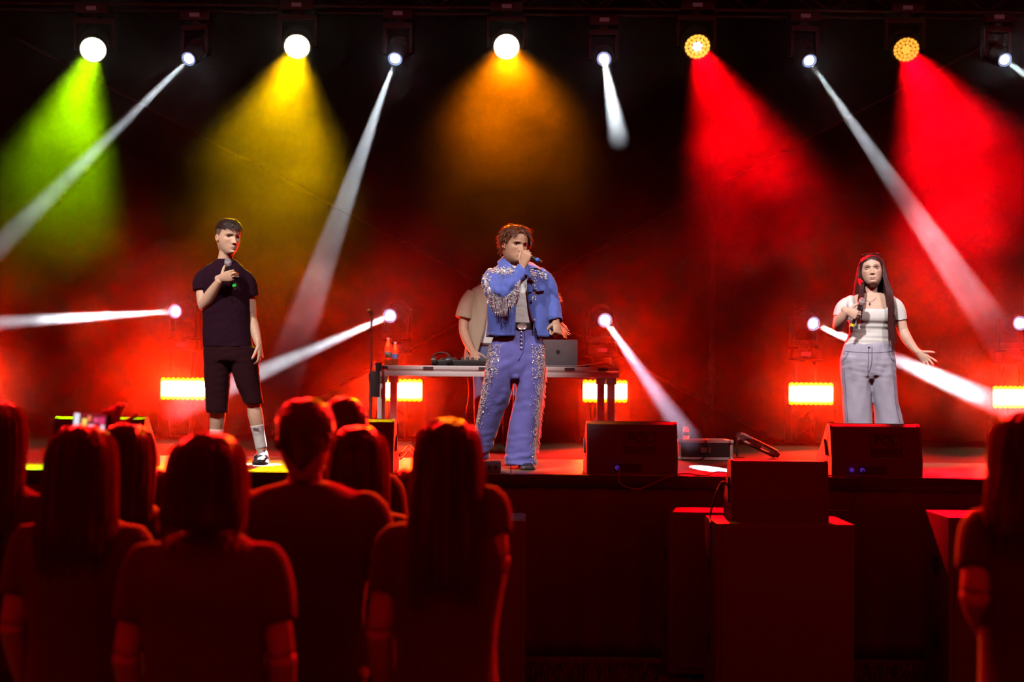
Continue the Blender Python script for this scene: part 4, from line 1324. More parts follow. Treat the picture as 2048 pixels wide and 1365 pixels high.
pl = Person(470, Y_LEFT, STAGE, 'young man in black T-shirt and shorts holding a microphone, hand at his side')
q = pl.q
HL = Head(q(457, 474.5, -0.01), 0.236, rot_zxy(36, -3, 2), jaw=0.94, nose=1.05)
v, f, c = HL.mesh(pl.skin, (0.45, 0.19, 0.16), (0.04, 0.02, 0.015), gaze=0.3)
pl.add(v, f, c)
pl.flesh([
    pl.limb([(448, 536, 0.02), (450, 520, 0.015), (453, 504, 0.005), (455, 488, 0.0)], [0.066, 0.055, 0.053, 0.055], n=18),
    pl.stack([(526, 425, 478, 0.06), (540, 410, 488, 0.09), (560, 406, 494, 0.10), (620, 409, 496, 0.10), (690, 412, 500, 0.10), (710, 412, 505, 0.1)]),
    pl.limb([(413, 553, 0), (405, 580, -0.02), (406, 612, -0.05)], [0.042, 0.047, 0.041]),
    pl.limb([(488, 556, 0), (499, 598, 0.03), (503, 640, 0.03)], [0.038, 0.043, 0.038]),
    pl.limb([(434, 710, 0), (434, 800, 0), (435, 835, 0.02), (432, 870, 0.04), (432, 915, 0.03)], [0.09, 0.058, 0.058, 0.043, 0.036]),
    pl.limb([(482, 710, 0.01), (503, 795, 0.0), (511, 832, 0.0), (517, 865, 0.01), (523, 905, 0.0)], [0.08, 0.052, 0.055, 0.044, 0.036]),
])
MIC_L = Vector((-0.26, -0.12, 0.96)).normalized()
fL = Vector((0.72, -0.45, 0.15)); fL = (fL - MIC_L * fL.dot(MIC_L)).normalized()
nL = MIC_L.cross(fL)
wr = Vector(q(441, 557, -0.2))
pl.flesh(hand_parts(wr, fL, MIC_L, nL, [(58, 70, 40), (60, 72, 40), (62, 74, 42), (64, 74, 44)], (0.9, 0.3, 0.5, 0.5), arm=[pl.limb([(406, 613, -0.05), (414, 602, -0.09), (424, 586, -0.13), (440, 561, -0.195)], [0.042, 0.045, 0.042, 0.027], round_ends=True, n=18)]), 0.0034, 6)
fr = (q(521, 712, -0.04) - q(517, 690, -0.03)); fr /= np.linalg.norm(fr)
sR = np.array([-0.25, -0.95, 0.0]); sR -= fr * sR.dot(fr); sR /= np.linalg.norm(sR)
nR = np.cross(fr, sR)
pl.flesh(hand_parts(q(517, 689, -0.03), fr, sR, nR, RELAX, (0.55, 0.8, 0.3, 0.3), arm=[pl.limb([(503, 638, 0.03), (506, 651, 0.02), (511, 668, 0.0), (517, 690, -0.03)], [0.039, 0.041, 0.036, 0.025], round_ends=True, n=18)]), 0.0034, 6)
pl.body()
mc = wr + fL * 0.078 + nL * 0.032
microphone(pl.o + mc, MIC_L, 'microphone with a green ring held by the singer in black', (0.03, 0.85, 0.08), grip=0.075, tail=0.105)
# T-shirt
tee = pl.cloth('t_shirt', [
    pl.stack([(519, 433, 470, 0.058, 0.012), (525, 424, 478, 0.07, 0.008), (533, 411, 487, 0.088), (543, 403, 494, 0.105), (560, 401, 498, 0.115), (600, 404, 500, 0.118), (640, 405, 501, 0.115), (672, 406, 503, 0.117), (695, 407, 506, 0.122)], power=2.4),
    pl.limb([(428, 546, 0), (412, 551, 0), (404, 563, -0.01), (404, 582, -0.025)], [0.05, 0.06, 0.067, 0.067], n=18),
    pl.limb([(474, 549, 0), (488, 554, 0.005), (497, 570, 0.02), (501, 594, 0.03)], [0.05, 0.058, 0.062, 0.062], n=18)],
    M['tee_black'], 0.008, 4, folds=[(0.006, 3, 13, (1, 1, 0.7)), (0.003, 9, 34, (1, 1, 1.4)), (0.006, 21, 20, (0.5, 0.5, 2.2), lambda V: np.clip((0.95 - V[:, 2]) / 0.12, 0, 1))])
b = MB(); b.add(*pl.limb([(434, 522, -0.035), (441, 529, -0.075), (452, 532, -0.085), (462, 529, -0.078), (469, 522, -0.04)], [0.005] * 5, n=6)); b.build('neckband', M['tee_black'], tee, smooth=True)
# chest emblem: half ball in orange and red over small white lettering
ex = q(477.5, 553, 0); 
M['logo_orange'] = pmat('print orange', (0.85, 0.30, 0.03), 0.6); M['logo_red'] = pmat('print red', (0.6, 0.04, 0.05), 0.6); M['logo_white'] = pmat('print white', (0.75, 0.75, 0.78), 0.6)
yf = -0.118
Xl = Matrix.Translation((ex[0], yf, ex[2])) @ Matrix.Rotation(math.radians(12), 4, 'Z') @ Matrix.Rotation(math.pi / 2, 4, 'X')
def half_disc(r0, r1, a0, a1, n=14):
    V = []; F = []
    for k in range(n + 1):
        a = a0 + (a1 - a0) * k / n
        for r in (r0, r1):
            for z in (0.0, 0.003): V.append((r * math.cos(a), r * math.sin(a), z))
    for k in range(n):
        o = k * 4
        F += [(o + 1, o + 3, o + 7, o + 5), (o, o + 4, o + 6, o + 2), (o, o + 1, o + 5, o + 4), (o + 2, o + 6, o + 7, o + 3)]
    return V, F
for nm, r0, r1, m in (('emblem_ball', 0.0, 0.0135, M['logo_orange']), ('emblem_band', 0.0148, 0.0185, M['logo_red']), ('emblem_edge', 0.0192, 0.0222, M['logo_orange'])):
    b = MB(); b.add(*half_disc(r0, r1, 0, math.pi), Xl); b.build(nm, m, tee)
LG = text_mesh('ellesse', 0.017, 0.0015); LG.materials.clear(); LG.materials.append(M['logo_white'])
o = add_obj('lettering', LG, tee); o.matrix_local = Xl @ Matrix.Translation((0, -0.008, 0.001))
# shorts
pl.cloth('shorts', [
    pl.stack([(682, 410, 503, 0.112), (700, 408, 510, 0.118), (722, 408, 513, 0.118)]),
    pl.stack([(695, 408, 462, 0.105), (735, 408, 460, 0.1), (770, 410, 459, 0.092), (800, 412, 457, 0.088), (826, 413, 456, 0.088)]),
    pl.stack([(695, 457, 512, 0.105), (735, 462, 517, 0.105), (768, 472, 521, 0.1), (790, 481, 524, 0.093), (808, 488, 527, 0.09)])],
    M['shorts_black'], 0.008, 4, folds=[(0.006, 5, 16, (1, 1, 0.5)), (0.004, 8, 30, (0.8, 0.8, 1.5))])
for side, pts in (('a', [(433, 858, 0.035), (432, 885, 0.04), (432, 905, 0.035)]), ('b', [(514, 850, 0.0), (518, 872, 0.01), (523, 898, 0.005)])):
    sk = pl.cloth('sock', [pl.limb(pts, [0.051, 0.044, 0.043], n=18)], M['sock'], 0.006, 2, folds=[(0.0015, 4, 60, (0.3, 0.3, 2))])
    if side == 'b':
        LT = text_mesh('ellesse', 0.018, 0.001); LT.materials.clear(); LT.materials.append(M['emboss'])
        p = q(512, 858, -0.051); o = add_obj('sock_lettering', LT, sk, (p[0], p[1], p[2]), (math.pi / 2, 0, math.radians(-14)))
def shoe(per, heel, toe, w, h, lab, up=None, ov=True):
    u, s = shoe_parts(heel, toe, w, h, None)
    sh = per.parts_obj('shoe', [u], up or M['shoe_dark'])
    per.parts_obj('shoe_sole', [s], M['sole'], sh)
    if ov:
        d = np.array(toe) - np.array(heel); L = np.linalg.norm(d); d /= L; sd = np.cross(d, (0, 0, 1.0))
        ls = []
        for t, zz in ((0.42, 0.83), (0.5, 0.76), (0.58, 0.69), (0.66, 0.61)):
            c = np.array(heel) + d * L * t + np.array([0, 0, h * zz])
            ls.append(limb([c - sd * w * 0.22 - np.array([0, 0, 0.012]), c + np.array([0, 0, 0.006]), c + sd * w * 0.22 - np.array([0, 0, 0.012])], [0.005] * 3, n=6, sub=3))
        per.parts_obj('shoe_laces', ls, M['shoe_light'], sh)
        ls = []
        for s_ in (-1, 1):
            for t in (0.25, 0.45):
                c = np.array(heel) + d * L * t
                ls.append(limb([c + sd * s_ * w * 0.38 + np.array([0, 0, 0.03]), c + d * 0.05 + sd * s_ * w * 0.41 + np.array([0, 0, h * 0.42]), c + d * 0.10 + sd * s_ * w * 0.30 + np.array([0, 0, h * 0.66])], [(0.008, 0.005)] * 3, n=6, sub=3))
        per.parts_obj('shoe_overlay', ls, M['shoe_light'], sh)
    return sh
for (xx, yy, tx) in ((432, 0.1, 0.0), (523, 0.06, 0.02)):
    h0 = q(xx, 900, 0); 
    shoe(pl, (h0[0], yy, 0.0), (h0[0] + tx, yy - 0.27, 0.0), 0.115, 0.105, '')
# hair: clipped sides, combed fringe on top
hp_ = HL.cap(lambda a: 0.80 if a < 45 else 0.80 - (a - 45) * 0.008 if a < 85 else 0.44 if a < 115 else 0.44 - (a - 115) * 0.0045, 0.02, 3, 0.004)
hair = pl.parts_obj('hair', [hp_], M['hair_fade'])
rg = random.Random(11)
lk = [HL.cap(lambda a: 0.83 if a < 40 else 0.70 if a < 120 else 0.60, 0.06, 4, 0.014)]
for k in range(420):
    a = rg.uniform(-180, 180); z = rg.uniform(0.74, 0.985)
    if abs(a) > 120 and z < 0.8: continue
    lk.append(HL.lock(a, z, (rg.uniform(-0.25, 0.35), -1.0, rg.uniform(-0.1, 0.25)), rg.uniform(0.12, 0.2), rg.uniform(0.011, 0.018), grav=0.05, lift=rg.uniform(0.055, 0.085), rnd=rg, wob=0.12, puff=0.22))
for k in range(60):
    a = rg.uniform(-62, 62)
    lk.append(HL.lock(a, rg.uniform(0.85, 0.92), (rg.uniform(-0.2, 0.3), -0.9, 0.05), rg.uniform(0.13, 0.21), rg.uniform(0.011, 0.017), grav=0.25, lift=0.04, rnd=rg, wob=0.08, hug=0.9))
pl.parts_obj('hair_top', lk, M['hair_dark'], hair)
lk = []
for k in range(160):
    a = rg.uniform(-180, 180); z = rg.uniform(0.72, 0.985)
    if abs(a) < 50 and z < 0.9: continue
    lk.append(HL.lock(a, z, (rg.uniform(-0.3, 0.4), -0.9, 0.2), rg.uniform(0.08, 0.16), 0.005, grav=0.0, lift=0.085, rnd=rg, wob=0.15, puff=0.4, hug=0.5))
pl.parts_obj('flyaway_hair', lk, M['strand_dark'], hair)

# ------------------------------------------------------------------ the man in blue
M['denim_blue'] = pmat('blue cotton twill', (0.10, 0.16, 0.62), 0.8, var=0.18, scale=10, bump=0.08, bscale=380, sheen=0.3)
M['trouser_blue'] = pmat('violet-blue twill', (0.15, 0.155, 0.56), 0.75, var=0.18, scale=9, bump=0.08, bscale=380, sheen=0.3)
M['stitch'] = pmat('blue seam', (0.07, 0.10, 0.42), 0.8)
M['shirt_white'] = pmat('white cotton', (0.72, 0.70, 0.72), 0.8, var=0.05, scale=10, bump=0.08, bscale=300)
M['belt'] = pmat('dark belt leather', (0.03, 0.015, 0.02), 0.4, var=0.2, scale=40)
M['chrome'] = pmat('polished metal', (0.75, 0.73, 0.74), 0.2, 0.35, var=0.1, scale=60)
M['sequin'] = pmat('silver sequins', (0.92, 0.9, 0.95), 0.2, 0.25, var=0.08, scale=200, spec=1.0)
M['fringe_seam'] = strand_mat('bead strands', (0.85, 0.8, 0.85))
M['fringe'] = pmat('silver bead fringe', (0.45, 0.42, 0.52), 0.3, 0.25, var=0.25, scale=150, spec=0.9)

pm_ = Person(1015, Y_MAIN, STAGE, 'man in a blue fringed jacket and sequined trousers singing into a microphone')
q = pm_.q
HM = Head(q(1030, 490, -0.03), 0.236, rot_zxy(30, -4, 4), jaw=1.0, nose=1.05)
v, f, c = HM.mesh(pm_.skin * np.array([0.93, 0.86, 0.84]), (0.42, 0.18, 0.15), (0.06, 0.03, 0.02), gaze=0.3, brow_z=0.567)
pm_.add(v, f, c)
pm_.flesh([
    pm_.limb([(1029, 552, 0.03), (1028, 536, 0.02), (1027, 520, 0.0), (1028, 505, -0.01)], [0.068, 0.058, 0.055, 0.056], n=18),
    pm_.stack([(540, 1000, 1062, 0.08), (552, 990, 1078, 0.1), (600, 992, 1078, 0.105), (650, 1000, 1078, 0.1), (690, 990, 1082, 0.1)]),
    pm_.limb([(988, 550, 0), (992, 572, -0.12), (1003, 586, -0.24)], [0.05, 0.045, 0.04]),
    pm_.limb([(1082, 555, 0), (1097, 590, 0.02), (1102, 612, 0)], [0.05, 0.045, 0.04]),
    pm_.limb([(1008, 690, 0), (985, 800, 0.08), (960, 900, 0.25)], [0.08, 0.055, 0.04]),
    pm_.limb([(1060, 690, 0), (1052, 800, -0.02), (1045, 905, 0.0)], [0.08, 0.055, 0.04])])
MIC_M = Vector((-0.80, 0.42, 0.36)).normalized()
fM = Vector((0.05, -0.1, 1.0)); fM = (fM - MIC_M * fM.dot(MIC_M)).normalized()
nM = MIC_M.cross(fM)
wm = Vector(q(1045, 533, -0.275))
pm_.flesh(hand_parts(wm, fM, MIC_M, nM, [(60, 72, 42), (62, 74, 42), (64, 76, 44), (66, 76, 46)], (0.75, 0.6, 0.6, 0.6), arm=[pm_.limb([(1024, 566, -0.27), (1035, 552, -0.275), (1046, 536, -0.275)], [0.038, 0.034, 0.026], round_ends=True, n=18)]), 0.0034, 6, color=pm_.skin * np.array([0.97, 0.92, 0.9]))
fr = np.array([0.12, -0.35, -0.9]); fr /= np.linalg.norm(fr)
sR = np.array([-0.7, -0.7, 0.15]); sR -= fr * sR.dot(fr); sR /= np.linalg.norm(sR)
pm_.flesh(hand_parts(q(1112, 642, -0.08), fr, sR, np.cross(fr, sR), [(66, 84, 46), (70, 86, 46), (72, 86, 48), (74, 86, 48)], (0.3, 0.45, 0.9, 0.9), arm=[pm_.limb([(1105, 622, -0.02), (1108, 632, -0.05), (1112, 644, -0.08)], [0.038, 0.034, 0.026], round_ends=True, n=18)]), 0.0034, 6)
pm_.body()
mcm = wm + fM * 0.075 + nM * 0.034
microphone(pm_.o + mcm - MIC_M * 0.0, MIC_M, 'dark microphone with a blue end held at the mouth of the man in blue', (0.05, 0.2, 0.9), grip=0.004, tail=0.11)
pm_.cloth('undershirt', [pm_.stack([(532, 1012, 1046, 0.062, 0.01), (540, 1000, 1062, 0.09, 0.0), (556, 990, 1080, 0.11), (600, 992, 1080, 0.118), (640, 998, 1080, 0.113), (657, 999, 1079, 0.113)])],
    M['shirt_white'], 0.008, 4, folds=[(0.006, 14, 26, (1.2, 1, 0.8)), (0.004, 15, 44, (0.7, 1, 1.6))])
# trousers
tr_levels_r = [(690, 980, 1034, 0.115), (720, 975, 1033, 0.112), (742, 972, 1031, 0.108), (772, 968, 1026, 0.1, 0.02), (800, 962, 1019, 0.095, 0.05), (830, 957, 1008, 0.095, 0.1), (860, 951, 996, 0.1, 0.15), (890, 945, 986, 0.108, 0.2), (918, 938, 977, 0.115, 0.25)]
tr_levels_l = [(690, 1028, 1088, 0.115), (720, 1029, 1088, 0.112), (742, 1031, 1087, 0.108), (772, 1032, 1084, 0.1), (800, 1030, 1080, 0.095), (830, 1024, 1077, 0.095), (860, 1018, 1073, 0.1), (890, 1013, 1071, 0.108), (915, 1010, 1071, 0.118), (931, 1009, 1073, 0.125, -0.01)]
trs = pm_.cloth('trousers', [
    pm_.stack([(648, 998, 1080, 0.114), (658, 997, 1080, 0.117), (672, 989, 1083, 0.12), (690, 981, 1088, 0.124), (714, 976, 1088, 0.122), (734, 975, 1088, 0.114), (748, 982, 1084, 0.1), (760, 1006, 1058, 0.07), (766, 1020, 1044, 0.04)]), ellipsoid(q(1031, 752, -0.01), (0.05, 0.095, 0.045)),
    pm_.stack(tr_levels_r, sub=5), pm_.stack(tr_levels_l, sub=5)],
    M['trouser_blue'], 0.0085, 3, folds=[(0.010, 31, 12, (1.5, 1, 0.3)), (0.005, 32, 24, (1.2, 1, 0.5)), (0.013, 33, 20, (0.7, 0.5, 1.6), lambda V: np.clip((0.34 - V[:, 2]) / 0.25, 0, 1)), (0.007, 35, 24, (0.8, 0.5, 1.4), lambda V: np.exp(-((V[:, 2] - 0.48) / 0.12) ** 2)), (0.006, 34, 20, (1.0, 0.6, 1.4), lambda V: np.exp(-((V[:, 2] - 0.74) / 0.1) ** 2))])
st_ = Snap(pm_, [trs])
seam_on(st_, 'fly_seam', [(1049, 664), (1049, 684), (1046, 704), (1037, 722)], 0.003, M['stitch'], trs)
seam_on(st_, 'pocket_seam', [(1006, 672), (1002, 684), (992, 696), (984, 702)], 0.003, M['stitch'], trs)
seam_on(st_, 'pocket_seam', [(1068, 672), (1072, 684), (1080, 696), (1086, 702)], 0.003, M['stitch'], trs)
for k, y in enumerate((664, 672, 680, 688, 696)):
    p = q(1042.5, y, -0.129)
    b = MB(); b.lathe([(0.007, 0), (0.0072, 0.003), (0.005, 0.006), (0, 0.007)], Matrix.Translation(p) @ Matrix.Rotation(math.pi / 2, 4, 'X'), 12); b.build('trouser_button', M['chrome'], trs, smooth=True)
blt = pm_.cloth('belt', [pm_.stack([(646, 997, 1080, 0.121), (661, 997, 1081, 0.124)], sub=3)], M['belt'], 0.006, 1)
p = q(1044, 654, -0.126)
b = MB()
b.lathe([(0.022, -0.002), (0.03, 0.004), (0.026, 0.008), (0.018, 0.005)], Matrix.Translation(p) @ Matrix.Diagonal((1.15, 1, 0.72, 1)) @ Matrix.Rotation(math.pi / 2, 4, 'X'), 24)
b.lathe([(0, 0.003), (0.018, 0.002), (0.018, -0.002)], Matrix.Translation(p) @ Matrix.Diagonal((1.15, 1, 0.72, 1)) @ Matrix.Rotation(math.pi / 2, 4, 'X'), 24)
b.build('belt_buckle', M['chrome'], blt, smooth=40)
for x in (1024, 1068):
    b = MB(); b.add(*pm_.limb([(x, 643, -0.122), (x, 665, -0.126)], [(0.006, 0.004)] * 2, n=8, sub=2, side=(1, 0, 0))); b.build('belt_loop', M['trouser_blue'], trs, smooth=True)
for (hx, hy, tx, ty) in ((957, 0.36, -0.03, 0.10), (1045, 0.09, 0.05, -0.2)):
    h0 = q(hx, 920, 0)
    shoe(pm_, (h0[0], hy, 0.0), (h0[0] + tx, ty, 0.0), 0.1, 0.085, '', M['belt'], False)

# jacket: open shell round the torso
def open_shell(per, levels, thick=0.008, n=64, sub=5, power=2.3):
    A = catmull([np.array([*per.lv(*l[:5]), per.q(l[5], l[0], -l[3])[0], per.q(l[6], l[0], -l[3])[0]]) for l in levels], sub)
    V, F = [], []
    e = 2.0 / power
    rows = len(A)
    for shell in (0, 1):
        for z, xl, xr, d, yc, g0, g1 in A:
            cx, rx = (xl + xr) / 2, (xr - xl) / 2
            if shell: rx -= thick; d = d - thick
            inv = lambda g: math.asin(max(-1, min(1, np.sign((g - cx) / rx) * abs(max(-1, min(1, (g - cx) / rx))) ** (1 / e))))
            t0, t1 = inv(g1), inv(g0) + 2 * math.pi
            for k in range(n + 1):
                t = t0 + (t1 - t0) * k / n
                s_, c_ = math.sin(t), math.cos(t)
                V.append((cx + rx * np.sign(s_) * abs(s_) ** e, yc - d * np.sign(c_) * abs(c_) ** e, z))
    m = n + 1; off = rows * m
    for i in range(rows - 1):
        for k in range(n):
            a = i * m + k
            F.append((a, a + 1, a + 1 + m, a + m)); F.append((off + a, off + a + m, off + a + 1 + m, off + a + 1))
        a = i * m; F.append((a, a + m, off + a + m, off + a)); a = i * m + n; F.append((a, off + a, off + a + m, a + m))
    for k in range(n):
        F.append((k, off + k, off + k + 1, k + 1)); a = (rows - 1) * m + k; F.append((a, a + 1, off + a + 1, off + a))
    V = np.array(V); nn = V - np.stack([np.full(len(V), V[:, 0].mean()), np.zeros(len(V)), V[:, 2]], axis=1)
    nn /= np.linalg.norm(nn, axis=1)[:, None] + 1e-9
    return V, F, nn
JL = [(526, 1006, 1052, 0.075, 0.012, 1019, 1046), (533, 993, 1068, 0.10, 0.006, 1024, 1050), (543, 981, 1086, 0.122, 0.0, 1029, 1052), (560, 976, 1096, 0.138, 0.0, 1032, 1053), (590, 977, 1099, 0.142, 0.0, 1033, 1055), (620, 977, 1104, 0.143, 0.0, 1032, 1060), (650, 976, 1109, 0.144, 0.0, 1031, 1068), (675, 974, 1113, 0.146, 0.0, 1030, 1077)]
V, F, nn = open_shell(pm_, JL)
V = V + nn * (0.007 * ripple(V, 41, 40, stretch=(1.2, 1, 0.5)) + 0.004 * ripple(V, 42, 85, stretch=(1.1, 0.9, 0.8)))[:, None]
jk = mesh_obj('jacket', V, F, M['denim_blue'], pm_.root, True)
SL_R = [(998, 550, 0.0), (988, 556, -0.02), (986, 568, -0.09), (994, 584, -0.2), (1008, 584, -0.27), (1030, 560, -0.285), (1048, 538, -0.28)]
pm_.cloth('jacket_sleeve', [pm_.limb(SL_R, [0.06, 0.072, 0.08, 0.076, 0.068, 0.058, 0.05], n=20)], M['denim_blue'], 0.007, 3, folds=[(0.014, 51, 22, (1.3, 1, 1)), (0.007, 52, 42, (1, 1, 1.2))], parent=jk)
SL_L = [(1070, 554, 0.0), (1082, 557, 0.0), (1093, 576, 0.02), (1100, 600, 0.01), (1106, 622, -0.03), (1111, 644, -0.07)]
pm_.cloth('jacket_sleeve', [pm_.limb(SL_L, [0.055, 0.068, 0.074, 0.068, 0.062, 0.055], n=20)], M['denim_blue'], 0.007, 3, folds=[(0.011, 53, 18, (1.3, 1, 1)), (0.007, 54, 36, (0.8, 1, 1.5))], parent=jk)
# collar, cuff, pocket flap, hem band
def flap(per, name, pts, mat, thick, parent):
    """a stiff flap: quad strip given as two edges of picture points with depth"""
    A = catmull([per.q(*p) for p in pts[0]], 4); B = catmull([per.q(*p) for p in pts[1]], 4)
    rows = [A, A * 0.5 + B * 0.5 + np.array([0, -thick * 0.6, 0]), B]
    n = len(A); V = []; F = []
    for dy in (0, thick):
        for r in rows: V += [tuple(p + np.array([0, dy, 0])) for p in r]
    o2 = 3 * n
    for i in range(2):
        for k in range(n - 1):
            a = i * n + k; F += [(a, a + 1, a + 1 + n, a + n), (o2 + a, o2 + a + n, o2 + a + 1 + n, o2 + a + 1)]
        a = i * n; F.append((a, a + n, o2 + a + n, o2 + a)); a = i * n + n - 1; F.append((a, o2 + a, o2 + a + n, a + n))
    for k in range(n - 1):
        F.append((k, o2 + k, o2 + k + 1, k + 1)); a = 2 * n + k; F.append((a, a + 1, o2 + a + 1, o2 + a))
    b = MB(); b.add(V, F); return b.build(name, mat, parent, smooth=50)
flap(pm_, 'collar', [[(1008, 511, 0.03), (1012, 520, -0.05), (1021, 534, -0.10)], [(994, 524, 0.02), (999, 535, -0.08), (1014, 546, -0.135)]], M['denim_blue'], 0.006, jk)
flap(pm_, 'collar', [[(1049, 520, 0.0), (1050, 528, -0.07), (1052, 536, -0.11)], [(1066, 526, 0.02), (1078, 534, -0.07), (1085, 537, -0.10)]], M['denim_blue'], 0.006, jk)
flap(pm_, 'lapel', [[(1052, 538, -0.118), (1054, 560, -0.142), (1057, 585, -0.147)], [(1066, 545, -0.138), (1068, 566, -0.152), (1064, 583, -0.154)]], M['denim_blue'], 0.006, jk)
flap(pm_, 'pocket_flap', [[(1066, 567, -0.142), (1078, 565, -0.135), (1090, 568, -0.115)], [(1068, 580, -0.15), (1078, 583, -0.145), (1090, 580, -0.122)]], M['denim_blue'], 0.006, jk)
flap(pm_, 'cuff', [[(1056, 530, -0.25), (1060, 540, -0.30), (1058, 551, -0.33)], [(1049, 527, -0.26), (1052, 538, -0.325), (1049, 549, -0.34)]], M['stitch'], 0.006, jk)
b = MB(); b.add(*pm_.limb([(975, 667, -0.02), (983, 668, -0.118), (1005, 669, -0.15), (1030, 669, -0.152)], [(0.012, 0.004)] * 4, n=8, side=(0, 0, 1))); b.build('hem_band', M['denim_blue'], jk, smooth=True)
for y in (560, 600, 640):
    p = q(1059 + (y - 560) * 0.12, y, -0.15)
    b = MB(); b.lathe([(0.008, 0), (0.008, 0.004), (0, 0.006)], Matrix.Translation(p) @ Matrix.Rotation(math.pi / 2, 4, 'X'), 12); b.build('jacket_button', M['chrome'], jk, smooth=True)

# sequins: small tilted discs
def sequins(per, name, spots, size, seed, parent, mat):
    rg = random.Random(seed); V, F = [], []
    for p, n in spots:
        n = Vector(n).normalized()
        n = (n + Vector((rg.gauss(0, 0.35), rg.gauss(0, 0.35), rg.gauss(0, 0.35)))).normalized()
        X = frame_to(n); r = size * rg.uniform(0.6, 1.3); o = len(V)
        for k in range(6):
            a = k * math.pi / 3
            V.append(Vector(p) + X.to_3x3() @ Vector((r * math.cos(a), r * math.sin(a), 0.0008)))
        V.append(Vector(p) + X.to_3x3() @ Vector((0, 0, 0.0025)))
        F += [(o + k, o + (k + 1) % 6, o + 6) for k in range(6)]
    return mesh_obj(name, V, F, mat, parent)
def leg_spots(levels, side, count, seed, dense_top):
    A = catmull([np.array(pm_.lv(*l)) for l in levels], 8); rg = random.Random(seed); S = []
    zs = A[:, 0]
    while len(S) < count:
        t = rg.random(); z = zs[0] + (zs[-1] - zs[0]) * t
        i = int(np.argmin(np.abs(zs - z))); _, xl, xr, d, yc = A[i]
        wid = (0.95 if t < 0.28 else 0.62 if t < 0.6 else 0.5)
        # angle from the side seam (0) towards the front (90)
        a = abs(rg.gauss(0, 0.55 * wid)) if rg.random() < 0.8 else rg.uniform(0, 1.15 * wid)
        if dense_top and rg.random() > 1.1 - 0.55 * t: continue
        a = math.radians(min(80, a * 75))
        cx, rx = (xl + xr) / 2, (xr - xl) / 2
        c_, s_ = math.cos(a), math.sin(a); e = 2 / 2.2
        x = cx + side * rx * abs(c_) ** e; y = yc - d * abs(s_) ** e
        nrm = (side * c_ / rx, -s_ / d, 0.0); nl = math.hypot(nrm[0], nrm[1])
        S.append(((x + nrm[0] / nl * 0.006, y + nrm[1] / nl * 0.006, z), nrm))
    return S
o = sequins(pm_, 'sequins', leg_spots(tr_levels_r, -1, 2600, 5, True), 0.0034, 6, trs, M['sequin']); o['kind'] = 'stuff'
o = sequins(pm_, 'sequins', leg_spots(tr_levels_l, 1, 2600, 7, True), 0.0034, 8, trs, M['sequin']); o['kind'] = 'stuff'
sn = Snap(pm_, [c for c in [jk] + children_of(jk) if c.type == 'MESH'])
rg = random.Random(9); S = []
def put(x, y, lift=0.004):
    h = sn.hit(x, y, lift)
    if h is not None: S.append(h)
for k in range(300):
    t = rg.random(); put(978 + 46 * t + rg.gauss(0, 3), 540 + rg.gauss(0, 4.5) + 3 * t)
for k in range(120):
    x = rg.uniform(1060, 1094); put(x, 545 + (x - 1060) * 0.2 + rg.gauss(0, 4))
for k in range(50): put(rg.gauss(1069, 2.5), rg.uniform(550, 600))
o = sequins(pm_, 'yoke_sequins', S, 0.0042, 12, jk, M['sequin']); o['kind'] = 'stuff'

# bead fringe hanging from the sleeves and along the trouser seam
def fringe(per, name, roots, lengths, seed, parent, mat, sway=(0, 0, 0), r=0.0011):
    rg = random.Random(seed); P = []
    for p, L in zip(roots, lengths):
        p = np.array(p, float); l = L * rg.uniform(0.6, 1.1)
        sw = np.array(sway) * rg.uniform(0.2, 1.4) + np.array([rg.gauss(0, 0.006), rg.gauss(0, 0.008), 0])
        P.append(limb([p, p + sw * 0.4 + np.array([0, 0, -l * 0.5]), p + sw + np.array([0, 0, -l])], [r, r * 1.2, r * 1.3], n=4, sub=2))
    return per.parts_obj(name, P, mat, parent, False)
def along(pts, n, seed, jit=0.004):
    A = catmull([q(*p) for p in pts], 12); rg = np.random.RandomState(seed)
    t = np.sort(rg.uniform(0, len(A) - 1.001, n)); i = t.astype(int); fr_ = (t - i)[:, None]
    return A[i] * (1 - fr_) + A[i + 1] * fr_ + rg.normal(0, jit, (n, 3))
seam = [(968, 558, -0.04), (974, 576, -0.16), (992, 598, -0.29), (1010, 600, -0.35), (1026, 586, -0.36), (1040, 566, -0.345)]
def seam_px(t):
    A = catmull([np.array(p) for p in SEAM], 12); u = t * (len(A) - 1.001); i = int(u); return A[i] + (A[i + 1] - A[i]) * (u - i)
SEAM = [(969, 552), (974, 573), (988, 592), (1004, 600), (1020, 592), (1031, 579), (1040, 564)]
rg = random.Random(17); S = []; roots, lens = [], []
for k in range(170):
    t = rg.random(); x, y = seam_px(t); h = sn.hit(x + rg.gauss(0, 0.8), y - 2 + rg.gauss(0, 1.0), 0.003)
    if h is not None: roots.append(h[0]); lens.append(0.125 - 0.07 * abs(t - 0.35))
for k in range(330):
    t = rg.random(); x, y = seam_px(t); put(x + rg.gauss(0, 1.3), y - 2 + rg.gauss(0, 1.8))
for k in range(170):
    put(rg.gauss(973, 4), rg.uniform(548, 585))
o = sequins(pm_, 'sleeve_sequins', S, 0.0045, 13, jk, M['sequin']); o['kind'] = 'stuff'
o = fringe(pm_, 'sleeve_fringe', roots, lens, 4, jk, M['fringe'], (0.005, -0.004, 0)); o['kind'] = 'stuff'
S = [(np.array(p) + np.array([rg.gauss(0, 0.003), -0.004, -rg.random() * l]), (rg.gauss(0, .4), -1, 0.3)) for p, l in zip(roots, lens) for _ in range(2)]
o = sequins(pm_, 'fringe_beads', S, 0.0036, 18, jk, M['sequin']); o['kind'] = 'stuff'
rt_ = along([(1102, 566, 0.0), (1108, 580, 0.0), (1110, 592, 0.0)], 26, 8)
